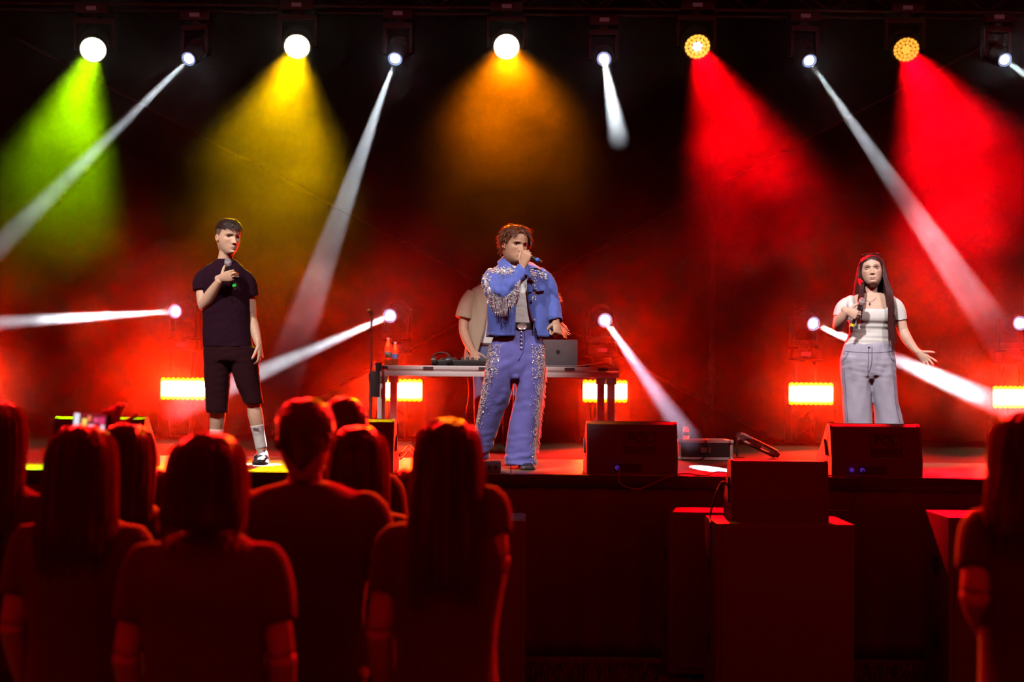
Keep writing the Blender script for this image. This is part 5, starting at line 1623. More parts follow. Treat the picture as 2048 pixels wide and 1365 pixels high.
o = fringe(pm_, 'sleeve_fringe', rt_, [0.07] * 26, 9, jk, M['fringe_seam'], (0.045, 0, 0)); o['kind'] = 'stuff'
rt_ = along([(1118, 640, -0.05), (1121, 652, -0.05), (1120, 662, -0.05)], 26, 10)
o = fringe(pm_, 'cuff_fringe', rt_, [0.06] * 26, 11, jk, M['fringe_seam'], (0.05, 0, 0)); o['kind'] = 'stuff'
rt_ = along([(1088, 715, 0.02), (1087, 745, 0.02), (1084, 775, 0.02), (1080, 805, 0.02), (1077, 835, 0.02), (1074, 862, 0.03), (1072, 885, 0.03)], 330, 12)
o = fringe(pm_, 'seam_fringe', rt_, [0.09] * 330, 13, trs, M['fringe_seam'], (0.012, 0.0, 0)); o['kind'] = 'stuff'
rt_ = along([(976, 715, 0.02), (970, 755, 0.02), (965, 785, 0.04), (959, 820, 0.09), (953, 850, 0.15), (948, 880, 0.2)], 110, 14)
o = fringe(pm_, 'seam_fringe', rt_, [0.07] * 110, 15, trs, M['fringe_seam'], (-0.008, 0.0, 0)); o['kind'] = 'stuff'
# hair: tousled, ears half free
hp_ = HM.cap(lambda a: 0.82 if a < 35 else 0.82 - (a - 35) * 0.0095 if a < 75 else 0.46 if a < 112 else 0.46 - (a - 112) * 0.006, 0.05, 5, 0.02, 20)
hair = pm_.parts_obj('hair', [hp_], M['hair_auburn'])
rg = random.Random(21); lk = []
for k in range(560):
    a = rg.uniform(-180, 180); z = rg.uniform(0.55, 0.985)
    if abs(a) < 62 and z < 0.84: continue
    if 62 <= abs(a) < 110 and z < 0.62: continue
    sd = 1 if a > 0 else -1
    lk.append(HM.lock(a, z, (0.5 * sd + rg.uniform(-0.35, 0.35), rg.uniform(-0.8, 0.5), rg.uniform(-0.25, 0.3)), rg.uniform(0.18, 0.32), rg.uniform(0.013, 0.02), grav=0.14, lift=rg.uniform(0.06, 0.10), rnd=rg, wob=0.14, puff=0.16))
for k in range(46):
    sd = rg.choice((-1, 1)); a = sd * rg.uniform(95, 160)
    lk.append(HM.lock(a, rg.uniform(0.3, 0.6), (sd * 0.3, 0.3, -0.5), rg.uniform(0.16, 0.26), 0.014, grav=0.1, lift=0.05, rnd=rg, wob=0.2, puff=0.3, hug=0.3))
for k in range(24):
    lk.append(HM.lock(rg.uniform(62, 88), rg.uniform(0.62, 0.78), (0.5, -0.2, -0.5), rg.uniform(0.14, 0.22), 0.014, grav=0.05, lift=0.06, rnd=rg, wob=0.2, puff=0.6, hug=0.2))
for k in range(60):
    a = rg.uniform(-60, 60)
    lk.append(HM.lock(a, rg.uniform(0.86, 0.93), (0.5 if a > -15 else -0.6, -0.7, 0.2), rg.uniform(0.16, 0.3), rg.uniform(0.012, 0.018), grav=0.25, lift=0.06, rnd=rg, wob=0.12, hug=0.85))
pm_.parts_obj('hair_locks', lk, M['hair_auburn'], hair)
lk = []
for k in range(260):
    a = rg.uniform(-180, 180); z = rg.uniform(0.45, 0.985)
    if abs(a) < 75 and z < 0.88: continue
    sd = 1 if a > 0 else -1
    lk.append(HM.lock(a, z, (0.4 * sd, rg.uniform(-0.6, 0.6), rg.uniform(-0.5, 0.3)), rg.uniform(0.15, 0.3), 0.006, grav=0.08, lift=rg.uniform(0.09, 0.13), rnd=rg, wob=0.2, puff=0.35, hug=0.5))
pm_.parts_obj('flyaway_hair', lk, M['strand_auburn'], hair)


# ------------------------------------------------------------------ the man behind the table
M['shirt_beige'] = pmat('beige linen', (0.42, 0.33, 0.24), 0.85, var=0.1, scale=20, bump=0.08, bscale=300)
M['jeans'] = pmat('washed blue denim', (0.10, 0.13, 0.28), 0.8, var=0.25, scale=20, bump=0.08, bscale=300)
pd = Person(995, 13.95, STAGE, 'man in an open beige shirt bent over the mixing table', skin=(0.52, 0.31, 0.22))
q = pd.q
HD = Head(q(1024, 520, -0.05), 0.232, rot_zxy(14, -30, 6))
v, f, c = HD.mesh(pd.skin, (0.42, 0.2, 0.17), (0.06, 0.035, 0.025)); pd.add(v, f, c)
pd.flesh([
    pd.limb([(1005, 585, 0.04), (1010, 565, 0.03), (1018, 545, 0.0), (1022, 528, -0.02)], [0.07, 0.058, 0.055, 0.055], n=16),
    pd.stack([(578, 960, 1040, 0.08), (600, 948, 1048, 0.10), (650, 945, 1045, 0.105), (700, 948, 1040, 0.1), (720, 945, 1042, 0.1)]),
    pd.limb([(944, 596, 0), (930, 632, -0.02), (927, 662, -0.05)], [0.055, 0.05, 0.042]),
    pd.limb([(927, 662, -0.05), (935, 684, -0.13), (946, 704, -0.24)], [0.042, 0.04, 0.028]),
    pd.limb([(1050, 596, 0), (1060, 632, -0.02), (1058, 665, -0.06)], [0.055, 0.05, 0.042]),
    pd.limb([(1058, 665, -0.06), (1045, 690, -0.16), (1030, 706, -0.26)], [0.042, 0.04, 0.028]),
    pd.limb([(970, 720, 0), (968, 800, 0), (966, 885, 0.02)], [0.085, 0.06, 0.042]),
    pd.limb([(1018, 720, 0), (1022, 800, 0), (1024, 885, 0.02)], [0.085, 0.06, 0.042])])
for (wx, wy, dx, sg) in ((946, 704, 0.25, 1), (1030, 706, -0.25, -1)):
    fr = np.array([dx, -0.65, -0.55]); fr /= np.linalg.norm(fr)
    sR = np.array([sg * 0.9, -0.1, 0.25]); sR -= fr * sR.dot(fr); sR /= np.linalg.norm(sR)
    nn = np.cross(sR, fr) * sg
    if nn[2] > 0: nn = -nn
    pd.flesh(hand_parts(q(wx, wy, -0.25), fr, sR, nn, RELAX, (0.6, 0.7, 0.3, 0.3)), 0.004, 3)
pd.body()
pd.cloth('undershirt', [pd.stack([(575, 985, 1030, 0.06), (590, 955, 1042, 0.1), (640, 950, 1045, 0.112), (690, 950, 1042, 0.11), (702, 950, 1042, 0.112)])], M['shirt_white'], 0.01, 4, folds=[(0.005, 61, 20, (1, 1, 1))])
V, F, nn = open_shell(pd, [(563, 978, 1030, 0.075, 0.01, 996, 1014), (572, 955, 1042, 0.10, 0.0, 986, 1020), (586, 940, 1052, 0.122, 0.0, 980, 1024), (620, 935, 1056, 0.13, 0.0, 974, 1026), (660, 934, 1056, 0.132, 0.0, 968, 1028), (700, 931, 1058, 0.136, 0.0, 957, 1030), (724, 927, 1060, 0.14, 0.0, 950, 1032)], 0.006)
V = V + nn * (0.006 * ripple(V, 71, 38, stretch=(1, 1, 0.5)))[:, None]
sh = mesh_obj('shirt', V, F, M['shirt_beige'], pd.root, True)
pd.cloth('sleeve', [pd.limb([(950, 588, 0), (936, 610, -0.01), (929, 638, -0.02)], [0.075, 0.08, 0.086], n=18)], M['shirt_beige'], 0.009, 3, folds=[(0.005, 62, 20, (1, 1, 0.6))], parent=sh)
pd.cloth('sleeve', [pd.limb([(1044, 588, 0), (1056, 610, -0.01), (1062, 638, -0.02)], [0.075, 0.08, 0.086], n=18)], M['shirt_beige'], 0.009, 3, folds=[(0.005, 63, 20, (1, 1, 0.6))], parent=sh)
pd.cloth('jeans', [
    pd.stack([(686, 950, 1042, 0.112), (705, 946, 1044, 0.118), (735, 944, 1046, 0.115)]),
    pd.stack([(712, 944, 997, 0.105), (760, 946, 994, 0.095), (830, 948, 986, 0.085), (893, 950, 984, 0.08)]),
    pd.stack([(712, 992, 1046, 0.105), (760, 998, 1046, 0.095), (830, 1004, 1042, 0.085), (893, 1006, 1040, 0.08)])], M['jeans'], 0.011, 4, folds=[(0.005, 64, 20, (1, 1, 0.8))])
pd.cloth('belt', [pd.stack([(687, 948, 1044, 0.118), (694, 948, 1044, 0.12)], sub=3)], M['belt'], 0.007, 1)
for xx in (966, 1023):
    h0 = q(xx, 890, 0); shoe(pd, (h0[0], 0.09, 0.0), (h0[0], -0.18, 0.0), 0.105, 0.1, '')
hp_ = HD.cap(lambda a: 0.80 if a < 45 else 0.72 if a < 80 else 0.42 if a < 115 else 0.25, 0.05, 15, 0.012)
rg = random.Random(31); lk = [hp_]
for k in range(120):
    a = rg.uniform(-180, 180); z = rg.uniform(0.6, 0.98)
    if abs(a) < 60 and z < 0.85: continue
    lk.append(HD.lock(a, z, (rg.uniform(-0.4, 0.4), -0.7, 0), 0.25, 0.018, grav=0.2, lift=0.06, rnd=rg, wob=0.1))
pd.parts_obj('hair', lk, M['hair_dark'])

# ------------------------------------------------------------------ the long-haired woman
M['top_white'] = pmat('white stretch jersey', (0.74, 0.75, 0.76), 0.75, var=0.04, scale=10, bump=0.08, bscale=300)
M['jeans_pale'] = pmat('pale grey-blue denim', (0.40, 0.40, 0.53), 0.8, var=0.3, scale=7, bump=0.08, bscale=320)
M['jeans_seam'] = pmat('denim seam', (0.16, 0.16, 0.25), 0.8)
M['silver'] = pmat('fine silver', (0.7, 0.68, 0.66), 0.25, 0.9, var=0.1)
pw = Person(1740, Y_RIGHT, STAGE, 'long-haired woman in a white top and pale jeans holding a microphone', skin=(0.70, 0.46, 0.36))
q = pw.q
HW = Head(q(1743.5, 542, -0.02), 0.23, rot_zxy(-12, 9, -4), jaw=0.97, nose=0.85, lips=1.15)
v, f, c = HW.mesh(pw.skin, (0.48, 0.2, 0.18), (0.05, 0.025, 0.02), blush=0.12, closed=True, brow_z=0.585, brow_w=0.016)
pw.add(v, f, c)
pw.flesh([
    pw.limb([(1742, 606, 0.01), (1742, 592, 0.01), (1743, 578, 0.005), (1744, 562, -0.005)], [0.065, 0.050, 0.047, 0.05], n=18),
    pw.stack([(586, 1722, 1764, 0.05), (592, 1708, 1778, 0.062), (600, 1700, 1786, 0.078), (612, 1698, 1787, 0.09, -0.005), (628, 1699, 1785, 0.1, -0.012), (645, 1700, 1784, 0.1, -0.01), (660, 1703, 1780, 0.088), (690, 1696, 1782, 0.09), (720, 1688, 1786, 0.095)]),
    pw.limb([(1696, 612, 0), (1681, 634, 0.0), (1677, 652, -0.04)], [0.036, 0.047, 0.045]),
    pw.limb([(1788, 612, 0), (1799, 638, 0.01), (1806, 664, 0.0)], [0.036, 0.045, 0.041]),
    pw.limb([(1712, 730, 0), (1712, 820, 0), (1712, 915, 0.02)], [0.09, 0.062, 0.042]),
    pw.limb([(1764, 730, 0), (1774, 820, 0), (1784, 915, 0.02)], [0.09, 0.062, 0.042])])
MIC_W = Vector((0.34, -0.18, 0.92)).normalized()
fW = Vector((0.75, -0.55, -0.1)); fW = (fW - MIC_W * fW.dot(MIC_W)).normalized()
nW = MIC_W.cross(fW)
ww = Vector(q(1693, 622, -0.2))
pw.flesh(hand_parts(ww, fW, MIC_W, nW, [(56, 70, 40), (58, 72, 40), (62, 74, 42), (64, 74, 44)], (0.9, 0.35, 0.5, 0.4), size=0.92, arm=[pw.limb([(1677, 653, -0.04), (1679, 647, -0.09), (1685, 636, -0.15), (1694, 622, -0.2)], [0.046, 0.046, 0.04, 0.026], round_ends=True, n=18)]), 0.0034, 6)
fr = np.array([0.66, -0.25, -0.62]); fr /= np.linalg.norm(fr)
sR = np.array([0.55, -0.35, 0.75]); sR -= fr * sR.dot(fr); sR /= np.linalg.norm(sR)
pw.flesh(hand_parts(q(1836, 705, -0.07), fr, sR, np.cross(fr, sR), [(0, 8, 5), (22, 20, 12), (34, 24, 14), (44, 28, 15)], (0.7, 0.75, 0.2, 0.2), size=0.95, spread=0.35, arm=[pw.limb([(1806, 662, 0.0), (1812, 675, -0.02), (1822, 690, -0.04), (1836, 706, -0.07)], [0.041, 0.041, 0.035, 0.024], round_ends=True, n=18)]), 0.0034, 6)
pw.body()
mcw = ww + fW * 0.074 + nW * 0.03
microphone(pw.o + mcw, MIC_W, 'microphone with a yellow ring held by the long-haired woman', (0.85, 0.75, 0.02), grip=0.085, tail=0.115)
top = pw.cloth('top', [
    pw.stack([(619, 1697, 1787, 0.104, -0.014), (628, 1693, 1788, 0.114, -0.016), (640, 1695, 1785, 0.116, -0.016), (650, 1699, 1782, 0.104, -0.008), (662, 1699, 1780, 0.1), (676, 1694, 1781, 0.102), (692, 1688, 1785, 0.108)], power=2.2),
    pw.limb([(1706, 606, 0.0), (1695, 608, 0.0), (1685, 618, 0.0), (1680, 635, 0.0)], [0.045, 0.05, 0.056, 0.057], n=18),
    pw.limb([(1778, 606, 0.0), (1788, 608, 0.0), (1796, 620, 0.005), (1800, 641, 0.01)], [0.045, 0.048, 0.054, 0.055], n=18),
    pw.limb([(1702, 596, -0.0), (1702, 610, -0.06), (1706, 624, -0.09)], [(0.03, 0.03)] * 3, n=14), pw.limb([(1783, 596, 0.0), (1782, 610, -0.06), (1779, 624, -0.09)], [(0.03, 0.03)] * 3, n=14)],
    M['top_white'], 0.007, 3, folds=[(0.010, 81, 26, (0.12, 0.2, 2.4), lambda V: np.clip((1.10 - V[:, 2]) / 0.04, 0, 1)), (0.003, 82, 18, (1, 1, 1))])
jeans = pw.cloth('jeans', [
    pw.stack([(687, 1688, 1786, 0.112), (704, 1683, 1789, 0.124), (724, 1680, 1791, 0.128), (740, 1680, 1792, 0.12), (753, 1681, 1792, 0.108)]), ellipsoid(q(1738, 754, -0.01), (0.055, 0.095, 0.05)),
    pw.stack([(715, 1680, 1740, 0.115), (745, 1680, 1740, 0.11), (780, 1683, 1741, 0.105), (815, 1686, 1742, 0.105), (850, 1688, 1744, 0.108), (890, 1687, 1747, 0.115), (922, 1685, 1750, 0.12)]),
    pw.stack([(715, 1732, 1791, 0.115), (745, 1737, 1793, 0.11), (780, 1742, 1795, 0.105), (815, 1747, 1799, 0.105), (850, 1751, 1807, 0.108), (890, 1752, 1814, 0.115), (922, 1752, 1820, 0.12)])],
    M['jeans_pale'], 0.008, 3, folds=[(0.011, 91, 12, (1.4, 1, 0.35)), (0.005, 92, 26, (1.2, 0.7, 0.6)), (0.006, 93, 24, (0.6, 0.8, 2), lambda V: np.exp(-((V[:, 2] - 0.72) / 0.09) ** 2))])
sj = Snap(pw, [jeans])
seam_on(sj, 'fly_seam', [(1744, 694), (1744, 712), (1743, 728), (1738, 744)], 0.003, M['jeans_seam'], jeans)
seam_on(sj, 'front_seam', [(1737, 694), (1737, 715), (1736, 735), (1736, 752)], 0.0025, M['jeans_seam'], jeans)
seam_on(sj, 'waistband_seam', [(1690, 703), (1715, 705), (1740, 706), (1765, 705), (1784, 703)], 0.0025, M['jeans_seam'], jeans)
for pts in ([(1697, 704), (1694, 712), (1688, 720), (1682, 724)], [(1778, 704), (1780, 712), (1784, 720), (1789, 724)]):
    seam_on(sj, 'pocket_seam', pts, 0.003, M['jeans_seam'], jeans)
for pts in ([(1689, 740), (1691, 780), (1694, 820), (1696, 846)], [(1786, 740), (1789, 780), (1793, 820), (1800, 846)]):
    seam_on(sj, 'side_seam', pts, 0.0025, M['jeans_seam'], jeans)
b = MB(); b.lathe([(0.008, 0), (0.008, 0.004), (0, 0.006)], Matrix.Translation(q(1738, 693, -0.124)) @ Matrix.Rotation(math.pi / 2, 4, 'X'), 12); b.build('jeans_button', M['chrome'], jeans, smooth=True)
M['shoe_white'] = pmat('white trainers', (0.6, 0.58, 0.57), 0.5, var=0.08)
for xx in (1714, 1786):
    h0 = q(xx, 915, 0); shoe(pw, (h0[0], 0.08, 0.0), (h0[0], -0.18, 0.0), 0.1, 0.09, '', M['shoe_white'])
b = MB(); b.add(*pw.limb([(1723, 586, -0.02), (1730, 597, -0.072), (1739, 604, -0.088), (1748, 600, -0.085), (1760, 588, -0.04)], [0.0014] * 5, n=5)); nk = b.build('necklace', M['silver'], pw.root, smooth=True)
b = MB(); p = q(1739.5, 608, -0.096); b.box((p[0] - 0.002, p[1] - 0.002, p[2] - 0.02), (p[0] + 0.002, p[1] + 0.002, p[2] + 0.012)); b.box((p[0] - 0.009, p[1] - 0.002, p[2] - 0.002), (p[0] + 0.009, p[1] + 0.002, p[2] + 0.003)); b.build('cross_pendant', M['silver'], nk)
p = HW.to((0.345, 0.0, 0.30)); b = MB(); b.add(*ellipsoid(p, (0.006, 0.006, 0.011), 10, 8)); b.build('earring', M['silver'], pw.root, smooth=True)
# hair: centre parting, long over the picture-right shoulder, behind the other
hp_ = HW.cap(lambda a: 0.775 - a * 0.0022 if a < 40 else 0.687 - (a - 40) * 0.0085 if a < 75 else 0.40 - (a - 75) * 0.008, 0.03, 25, 0.006, 30)
hair = pw.parts_obj('hair', [hp_], M['hair_long'])
rg = random.Random(41); lk = []
def body_push(p):
    return p
for k in range(900):
    sd = rg.choice((-1, 1))
    a = sd * rg.uniform(3, 175); z = rg.uniform(0.60, 0.99)
    if abs(a) < 58 and z < 0.86 - 0.0015 * abs(a): continue
    if abs(a) > 108: continue
    right = sd > 0
    L = rg.uniform(1.9, 2.75) if right else rg.uniform(1.2, 2.1)
    pts = HW.lock
    i = int(np.argmin(np.abs(HW.P[:, 0, 2] - z))); tt = np.degrees(np.arctan2(HW.P[i, :, 0], -HW.P[i, :, 1]))
    kk = int(np.argmin(np.abs((tt - a + 180) % 360 - 180)))
    p = HW.P[i, kk]; ctr = np.array([0, 0.02, 0.52]); out = (p - ctr) / np.linalg.norm(p - ctr)
    lift = rg.uniform(0.02, 0.055)
    P0 = p + out * lift * 0.5
    depth = rg.uniform(-0.28, 0.35) if right else rg.uniform(-0.1, 0.42)
    if abs(a) > 110: depth = rg.uniform(0.2, 0.45)
    wx = rg.uniform(0.345, 0.40)
    P1 = np.array([sd * wx * min(1, 0.5 + abs(a) / 90), depth * 0.6 + 0.02, 0.62 + rg.uniform(-0.05, 0.08)])
    P2 = np.array([sd * rg.uniform(0.34, 0.45), depth * 0.75, 0.25 + rg.uniform(-0.05, 0.05)])
    if abs(a) > 125: P1 = p + out * lift - np.array([0, 0, 0.15]); P2 = np.array([sd * rg.uniform(0.05, 0.4), 0.45, 0.2])
    pts = [HW.to(P0 - out * 0.03), HW.to(P0 + out * lift * 0.4 + (P1 - P0) * 0.35 + out * 0.02), HW.to(P1), HW.to(P2)]
    e = HW.to(P2); x = e[0] - HW.c[0]; Lm = L * 0.236
    zend = e[2] - (rg.uniform(0.34, 0.56) if right else rg.uniform(0.12, 0.34))
    fwd = (depth < 0.1)
    for t in (0.25, 0.5, 0.75, 1.0):
        z_ = e[2] + (zend - e[2]) * t
        if right: xx = e[0] + (0.045 + 0.05 * depth) * t + 0.008 * math.sin(t * 6 + depth * 3) + rg.gauss(0, 0.0012)
        else: xx = e[0] - 0.035 * t
        ch = 1.36
        if fwd: yy = e[1] + (-0.158 - e[1]) * min(1, t * 3.2)
        else: yy = e[1] + (0.10 - e[1]) * min(1, t * 1.6) if not right else e[1] + (rg.uniform(-0.15, 0.09) - e[1]) * min(1, t * 2.5)
        pts.append(np.array([xx, yy, z_]))
    r = rg.uniform(0.0022, 0.0045)
    lk.append(limb(pts, [r * 0.7, r, r * 1.1, r * 1.1, r, r, r * 0.8, r * 0.25], n=5, sub=3))
lk.append(pw.stack([(535, 1762, 1771, 0.055, 0.03), (560, 1764, 1776, 0.07, 0.02), (585, 1766, 1783, 0.07, -0.01), (610, 1768, 1788, 0.075, -0.035), (632, 1772, 1788, 0.06, -0.05), (648, 1777, 1786, 0.03, -0.05)]))
lk.append(pw.stack([(535, 1716, 1724, 0.055, 0.03), (560, 1711, 1722, 0.065, 0.04), (585, 1707, 1720, 0.06, 0.04), (612, 1704, 1716, 0.05, 0.06), (632, 1704, 1714, 0.03, 0.07)]))
lk.append(pw.stack([(540, 1722, 1766, 0.03, 0.09), (575, 1716, 1772, 0.035, 0.09), (610, 1712, 1780, 0.03, 0.11), (650, 1722, 1784, 0.02, 0.12)]))
pw.parts_obj('hair_locks', lk, M['hair_long'], hair)
# sunglasses pushed up into the hair
M['shades'] = pmat('black sunglasses', (0.015, 0.012, 0.014), 0.2, var=0.1)
gc = Vector(HW.to((0.0, -0.12, 1.02))) + pw.o
sg = empty('sunglasses', gc, 'black sunglasses pushed up on the hair of the long-haired woman', 'sunglasses')
Rg = Matrix(HW.R.tolist()).to_4x4() @ Matrix.Rotation(math.radians(-52), 4, 'X')
for s in (-1, 1):
    b = MB(); b.lathe([(0, 0.003), (0.026, 0.002), (0.03, 0.0), (0.026, -0.003), (0, -0.003)], Rg @ Matrix.Translation((s * 0.034, 0, 0)) @ Matrix.Diagonal((1.0, 1, 0.75, 1)) @ Matrix.Rotation(math.pi / 2, 4, 'X'), 20); b.build('lens', M['shades'], sg, smooth=40)
    b = MB(); b.wire([Rg @ Vector((s * 0.062, 0, 0.008)), Rg @ Vector((s * 0.073, 0.02, 0.006)), Rg @ Vector((s * 0.078, 0.09, -0.002))], 0.0028, 6, 4); b.build('temple', M['shades'], sg, smooth=True)
b = MB(); b.wire([Rg @ Vector((-0.012, 0, 0.006)), Rg @ Vector((0, -0.004, 0.01)), Rg @ Vector((0.012, 0, 0.006))], 0.003, 6, 4); b.build('bridge', M['shades'], sg, smooth=True)

# ------------------------------------------------------------------ the audience, seen from behind
M['crowd_hair'] = pmat('dark brown crowd hair', (0.05, 0.03, 0.025), 0.38, var=0.4, scale=140, spec=0.6, stretch=(1, 1, 0.05))
M['crowd_hair_light'] = pmat('fair crowd hair', (0.25, 0.13, 0.07), 0.38, var=0.4, scale=140, spec=0.6, stretch=(1, 1, 0.05), sheen=0.2)
M['flyaway'] = strand_mat('flyaway hair', (0.2, 0.1, 0.07))
def crowd_cloth(k, col):
    return pmat('crowd cloth %d' % k, tuple(0.7 * c for c in col), 0.85, var=0.2, scale=12, bump=0.2, bscale=300, sheen=0.3)
def crowd_person(px, top, Y, label, style, cloth, sh=0.2, hair_mat=None, arms=None, hair_len=0.42, hair_w=0.102, turn=0, seed=1, trousers=(0.03, 0.03, 0.04), flare=0.0, headless_hair=False):
    per = Person(px, Y, 0.0, label, skin=(0.5, 0.32, 0.24), group='audience standing before the stage')
    x0 = at(px, top, Y); zt = x0.z
    per.o.x = x0.x; per.root.location = per.o
    cut = 0.025 if style != 'bald' else 0.0
    zc = zt - cut - 0.115
    hd = Head((0, 0.0, zc), 0.23, rot_zxy(180 + turn, 0, 0))
    v, f, c = hd.mesh(per.skin, (0.4, 0.2, 0.17), (0.06, 0.04, 0.03)); per.add(v, f, c)
    zs = zt - 0.315                      # shoulder height
    hip = zt * 0.52
    L = [(0, 0.0, 0.0)]
    flesh = [limb([(0, 0.02, zs + 0.0), (0, 0.01, zs + 0.06), (0, 0.0, zc - 0.06)], [0.062, 0.054, 0.054], n=14),
             stack([(zs + 0.0, -sh * 0.72, sh * 0.72, 0.075, 0.01), (zs - 0.1, -sh * 0.86, sh * 0.86, 0.095, 0.0), (zs - 0.3, -sh * 0.72, sh * 0.72, 0.09, 0.0), (hip, -sh * 0.8, sh * 0.8, 0.1, 0.0)])]
    for s in (-1, 1):
        flesh.append(limb([(s * 0.085, 0, hip), (s * 0.09, 0, hip * 0.55), (s * 0.09, -0.02, 0.08)], [0.085, 0.058, 0.04]))
    A = arms or {}
    sleeves = []
    for s in (-1, 1):
        pts = A.get(s) or [(s * (sh - 0.03), 0.0, zs - 0.05), (s * (sh + 0.015), -0.01, zs - 0.30), (s * (sh + 0.0), 0.10, zs - 0.52)]
        pts = [np.array(p, float) for p in pts]
        flesh.append(limb([pts[0], pts[1]], [0.046, 0.04], sub=4, n=14))
        d = pts[2] - pts[1]; d /= np.linalg.norm(d)
        sd = np.array([-s * 0.3, 0.3, 0.9]); sd -= d * sd.dot(d); sd /= np.linalg.norm(sd)
        per.flesh(hand_parts(pts[2], d, sd, np.cross(d, sd) * -s, RELAX, (0.6, 0.7, 0.3, 0.3), arm=[limb([pts[1], (pts[1] + pts[2]) / 2, pts[2]], [0.041, 0.038, 0.026], n=14, round_ends=True)]), 0.0045, 4)
        m = pts[0] + (pts[1] - pts[0]) * A.get('cuff', 0.62)
        sleeves.append(limb([pts[0] * np.array([0.75, 1, 1]), pts[0], m], [0.05, 0.062, 0.06], n=16))
    per.flesh(flesh, 0.012, 4)
    per.body()
    per.cloth('top', [stack([(zs + 0.045, -0.07, 0.07, 0.06, 0.01), (zs + 0.02, -sh * 0.6, sh * 0.6, 0.085, 0.01), (zs - 0.03, -sh * 0.92, sh * 0.92, 0.105, 0.0), (zs - 0.12, -sh * 0.98, sh * 0.98, 0.12, 0.0), (zs - 0.33, -sh * 0.82, sh * 0.82, 0.115, 0.0), (hip - 0.02, -sh * 0.9, sh * 0.9, 0.13, 0.0)])] + sleeves,
              cloth, 0.011, 4, folds=[(0.006, seed, 14, (1, 1, 0.7))])
    per.cloth('trousers', [stack([(hip + 0.03, -sh * 0.84, sh * 0.84, 0.12, 0), (hip - 0.1, -sh * 0.9, sh * 0.9, 0.13, 0)])] + [stack([(hip - 0.06, s * 0.09 - 0.095, s * 0.09 + 0.095, 0.12, 0), (hip * 0.5, s * 0.095 - 0.07, s * 0.095 + 0.07, 0.085, 0), (0.07, s * 0.1 - 0.06, s * 0.1 + 0.06, 0.07, 0)]) for s in (-1, 1)],
              pmat('crowd trousers', trousers, 0.8), 0.016, 4)
    for s in (-1, 1):
        shoe(per, (s * 0.1, -0.09, 0.0), (s * 0.11, 0.17, 0.0), 0.1, 0.09, '', None, False)
    rg = random.Random(seed)
    hm = hair_mat or M['crowd_hair']
    if style in ('long', 'bob'):
        e = zt - hair_len
        w = hair_w
        lv = [(zt, -0.02, 0.02, 0.02, 0.0), (zt - 0.008, -0.05, 0.05, 0.055, 0.0), (zt - 0.035, -w * 0.78, w * 0.78, 0.09, 0.0), (zt - 0.08, -w * 0.94, w * 0.94, 0.108, -0.005), (zt - 0.14, -w, w, 0.108, -0.01)]
        t3 = (zt - 0.14 - e)
        lv += [(zt - 0.14 - t3 * 0.35, -w * (1.0 + flare * 0.4), w * (1.0 + flare * 0.4), 0.09, -0.03), (zt - 0.14 - t3 * 0.7, -w * (1.02 + flare), w * (1.02 + flare), 0.065, -0.065), (e, -w * (0.92 + flare), w * (0.92 + flare), 0.04, -0.085)]
        base = per.cloth('hair', [stack(lv, n=36)], hm, 0.009, 3, folds=[(0.010, seed + 50, 50, (1.0, 1.0, 0.06)), (0.008, seed + 51, 14, (1, 1, 0.3))])
        lk = []
        for k in range(420):
            a = rg.uniform(-1, 1) * math.pi
            ca, sa = math.sin(a), -math.cos(a)
            f = 1.0 + 0.13 * rg.random() ** 1.5
            zend = e - rg.uniform(-0.06, 0.05)
            pts = [(0.03 * ca, 0.03 * sa, zt - 0.004)]
            for (z, xl, xr, d, yc) in lv[2:]:
                if z < zend: break
                pts.append((xr * ca * f, yc + d * sa * f, z))
            pts.append((pts[-1][0] * 0.98, pts[-1][1], zend - 0.02))
            lk.append(limb(pts, [0.0016] * (len(pts) - 1) + [0.0005], n=3, sub=2))
        per.parts_obj('hair_strands', lk, M['flyaway'], base)
    else:
        line = (lambda a: 0.80 if a < 45 else 0.72 if a < 80 else 0.50 if a < 110 else 0.50 - (a - 110) * 0.006)
        hp = hd.cap(line, 0.06 if style == 'short' else 0.03, seed, 0.012)
        lk = [hp]
        for k in range(160):
            a = rg.uniform(-180, 180); z = rg.uniform(0.55, 0.98)
            if abs(a) < 60 and z < 0.85: continue
            lk.append(hd.lock(a, z, (rg.uniform(-0.6, 0.6), -0.4, rg.uniform(-0.4, 0.2)), 0.16, 0.014, grav=0.1, lift=0.06 if style == 'short' else 0.035, rnd=rg, wob=0.15))
        per.parts_obj('hair', lk, hm)
    return per
C = crowd_cloth
def loc_(per_px, top, Y, pts):
    o = at(per_px, top, Y)
    return [np.array(at(a, b_, Y + d)) - np.array((o.x, Y, 0.0)) for a, b_, d in pts]
crowd_person(-14, 800, 5.2, 'long-haired listener cut off by the left picture border', 'long', C(1, (0.10, 0.08, 0.08)), hair_len=0.46, seed=1, hair_mat=M['crowd_hair_light'])
crowd_person(166, 852, 4.95, 'listener with long straight hair, standing below the raised phone', 'long', C(2, (0.12, 0.10, 0.10)), sh=0.19, hair_len=0.40, hair_w=0.103, seed=2, flare=0.10)
ph_arm = loc_(256, 848, 5.55, [(222, 1012, 0.02), (196, 960, 0.28), (214, 872, 0.34)])
crowd_person(256, 848, 5.55, 'long-haired listener holding up a phone', 'long', C(3, (0.09, 0.08, 0.09)), sh=0.18, hair_len=0.36, hair_w=0.09, seed=3, arms={-1: ph_arm})
crowd_person(330, 942, 6.15, 'short child between the phone holder and the listener with the wide bob', 'long', C(4, (0.14, 0.11, 0.10)), sh=0.15, hair_len=0.24, hair_w=0.082, seed=4)
crowd_person(416, 868, 4.45, 'listener with a wide rounded bob before the singer in black', 'bob', C(5, (0.12, 0.10, 0.10)), sh=0.2, hair_len=0.26, hair_w=0.106, seed=5)
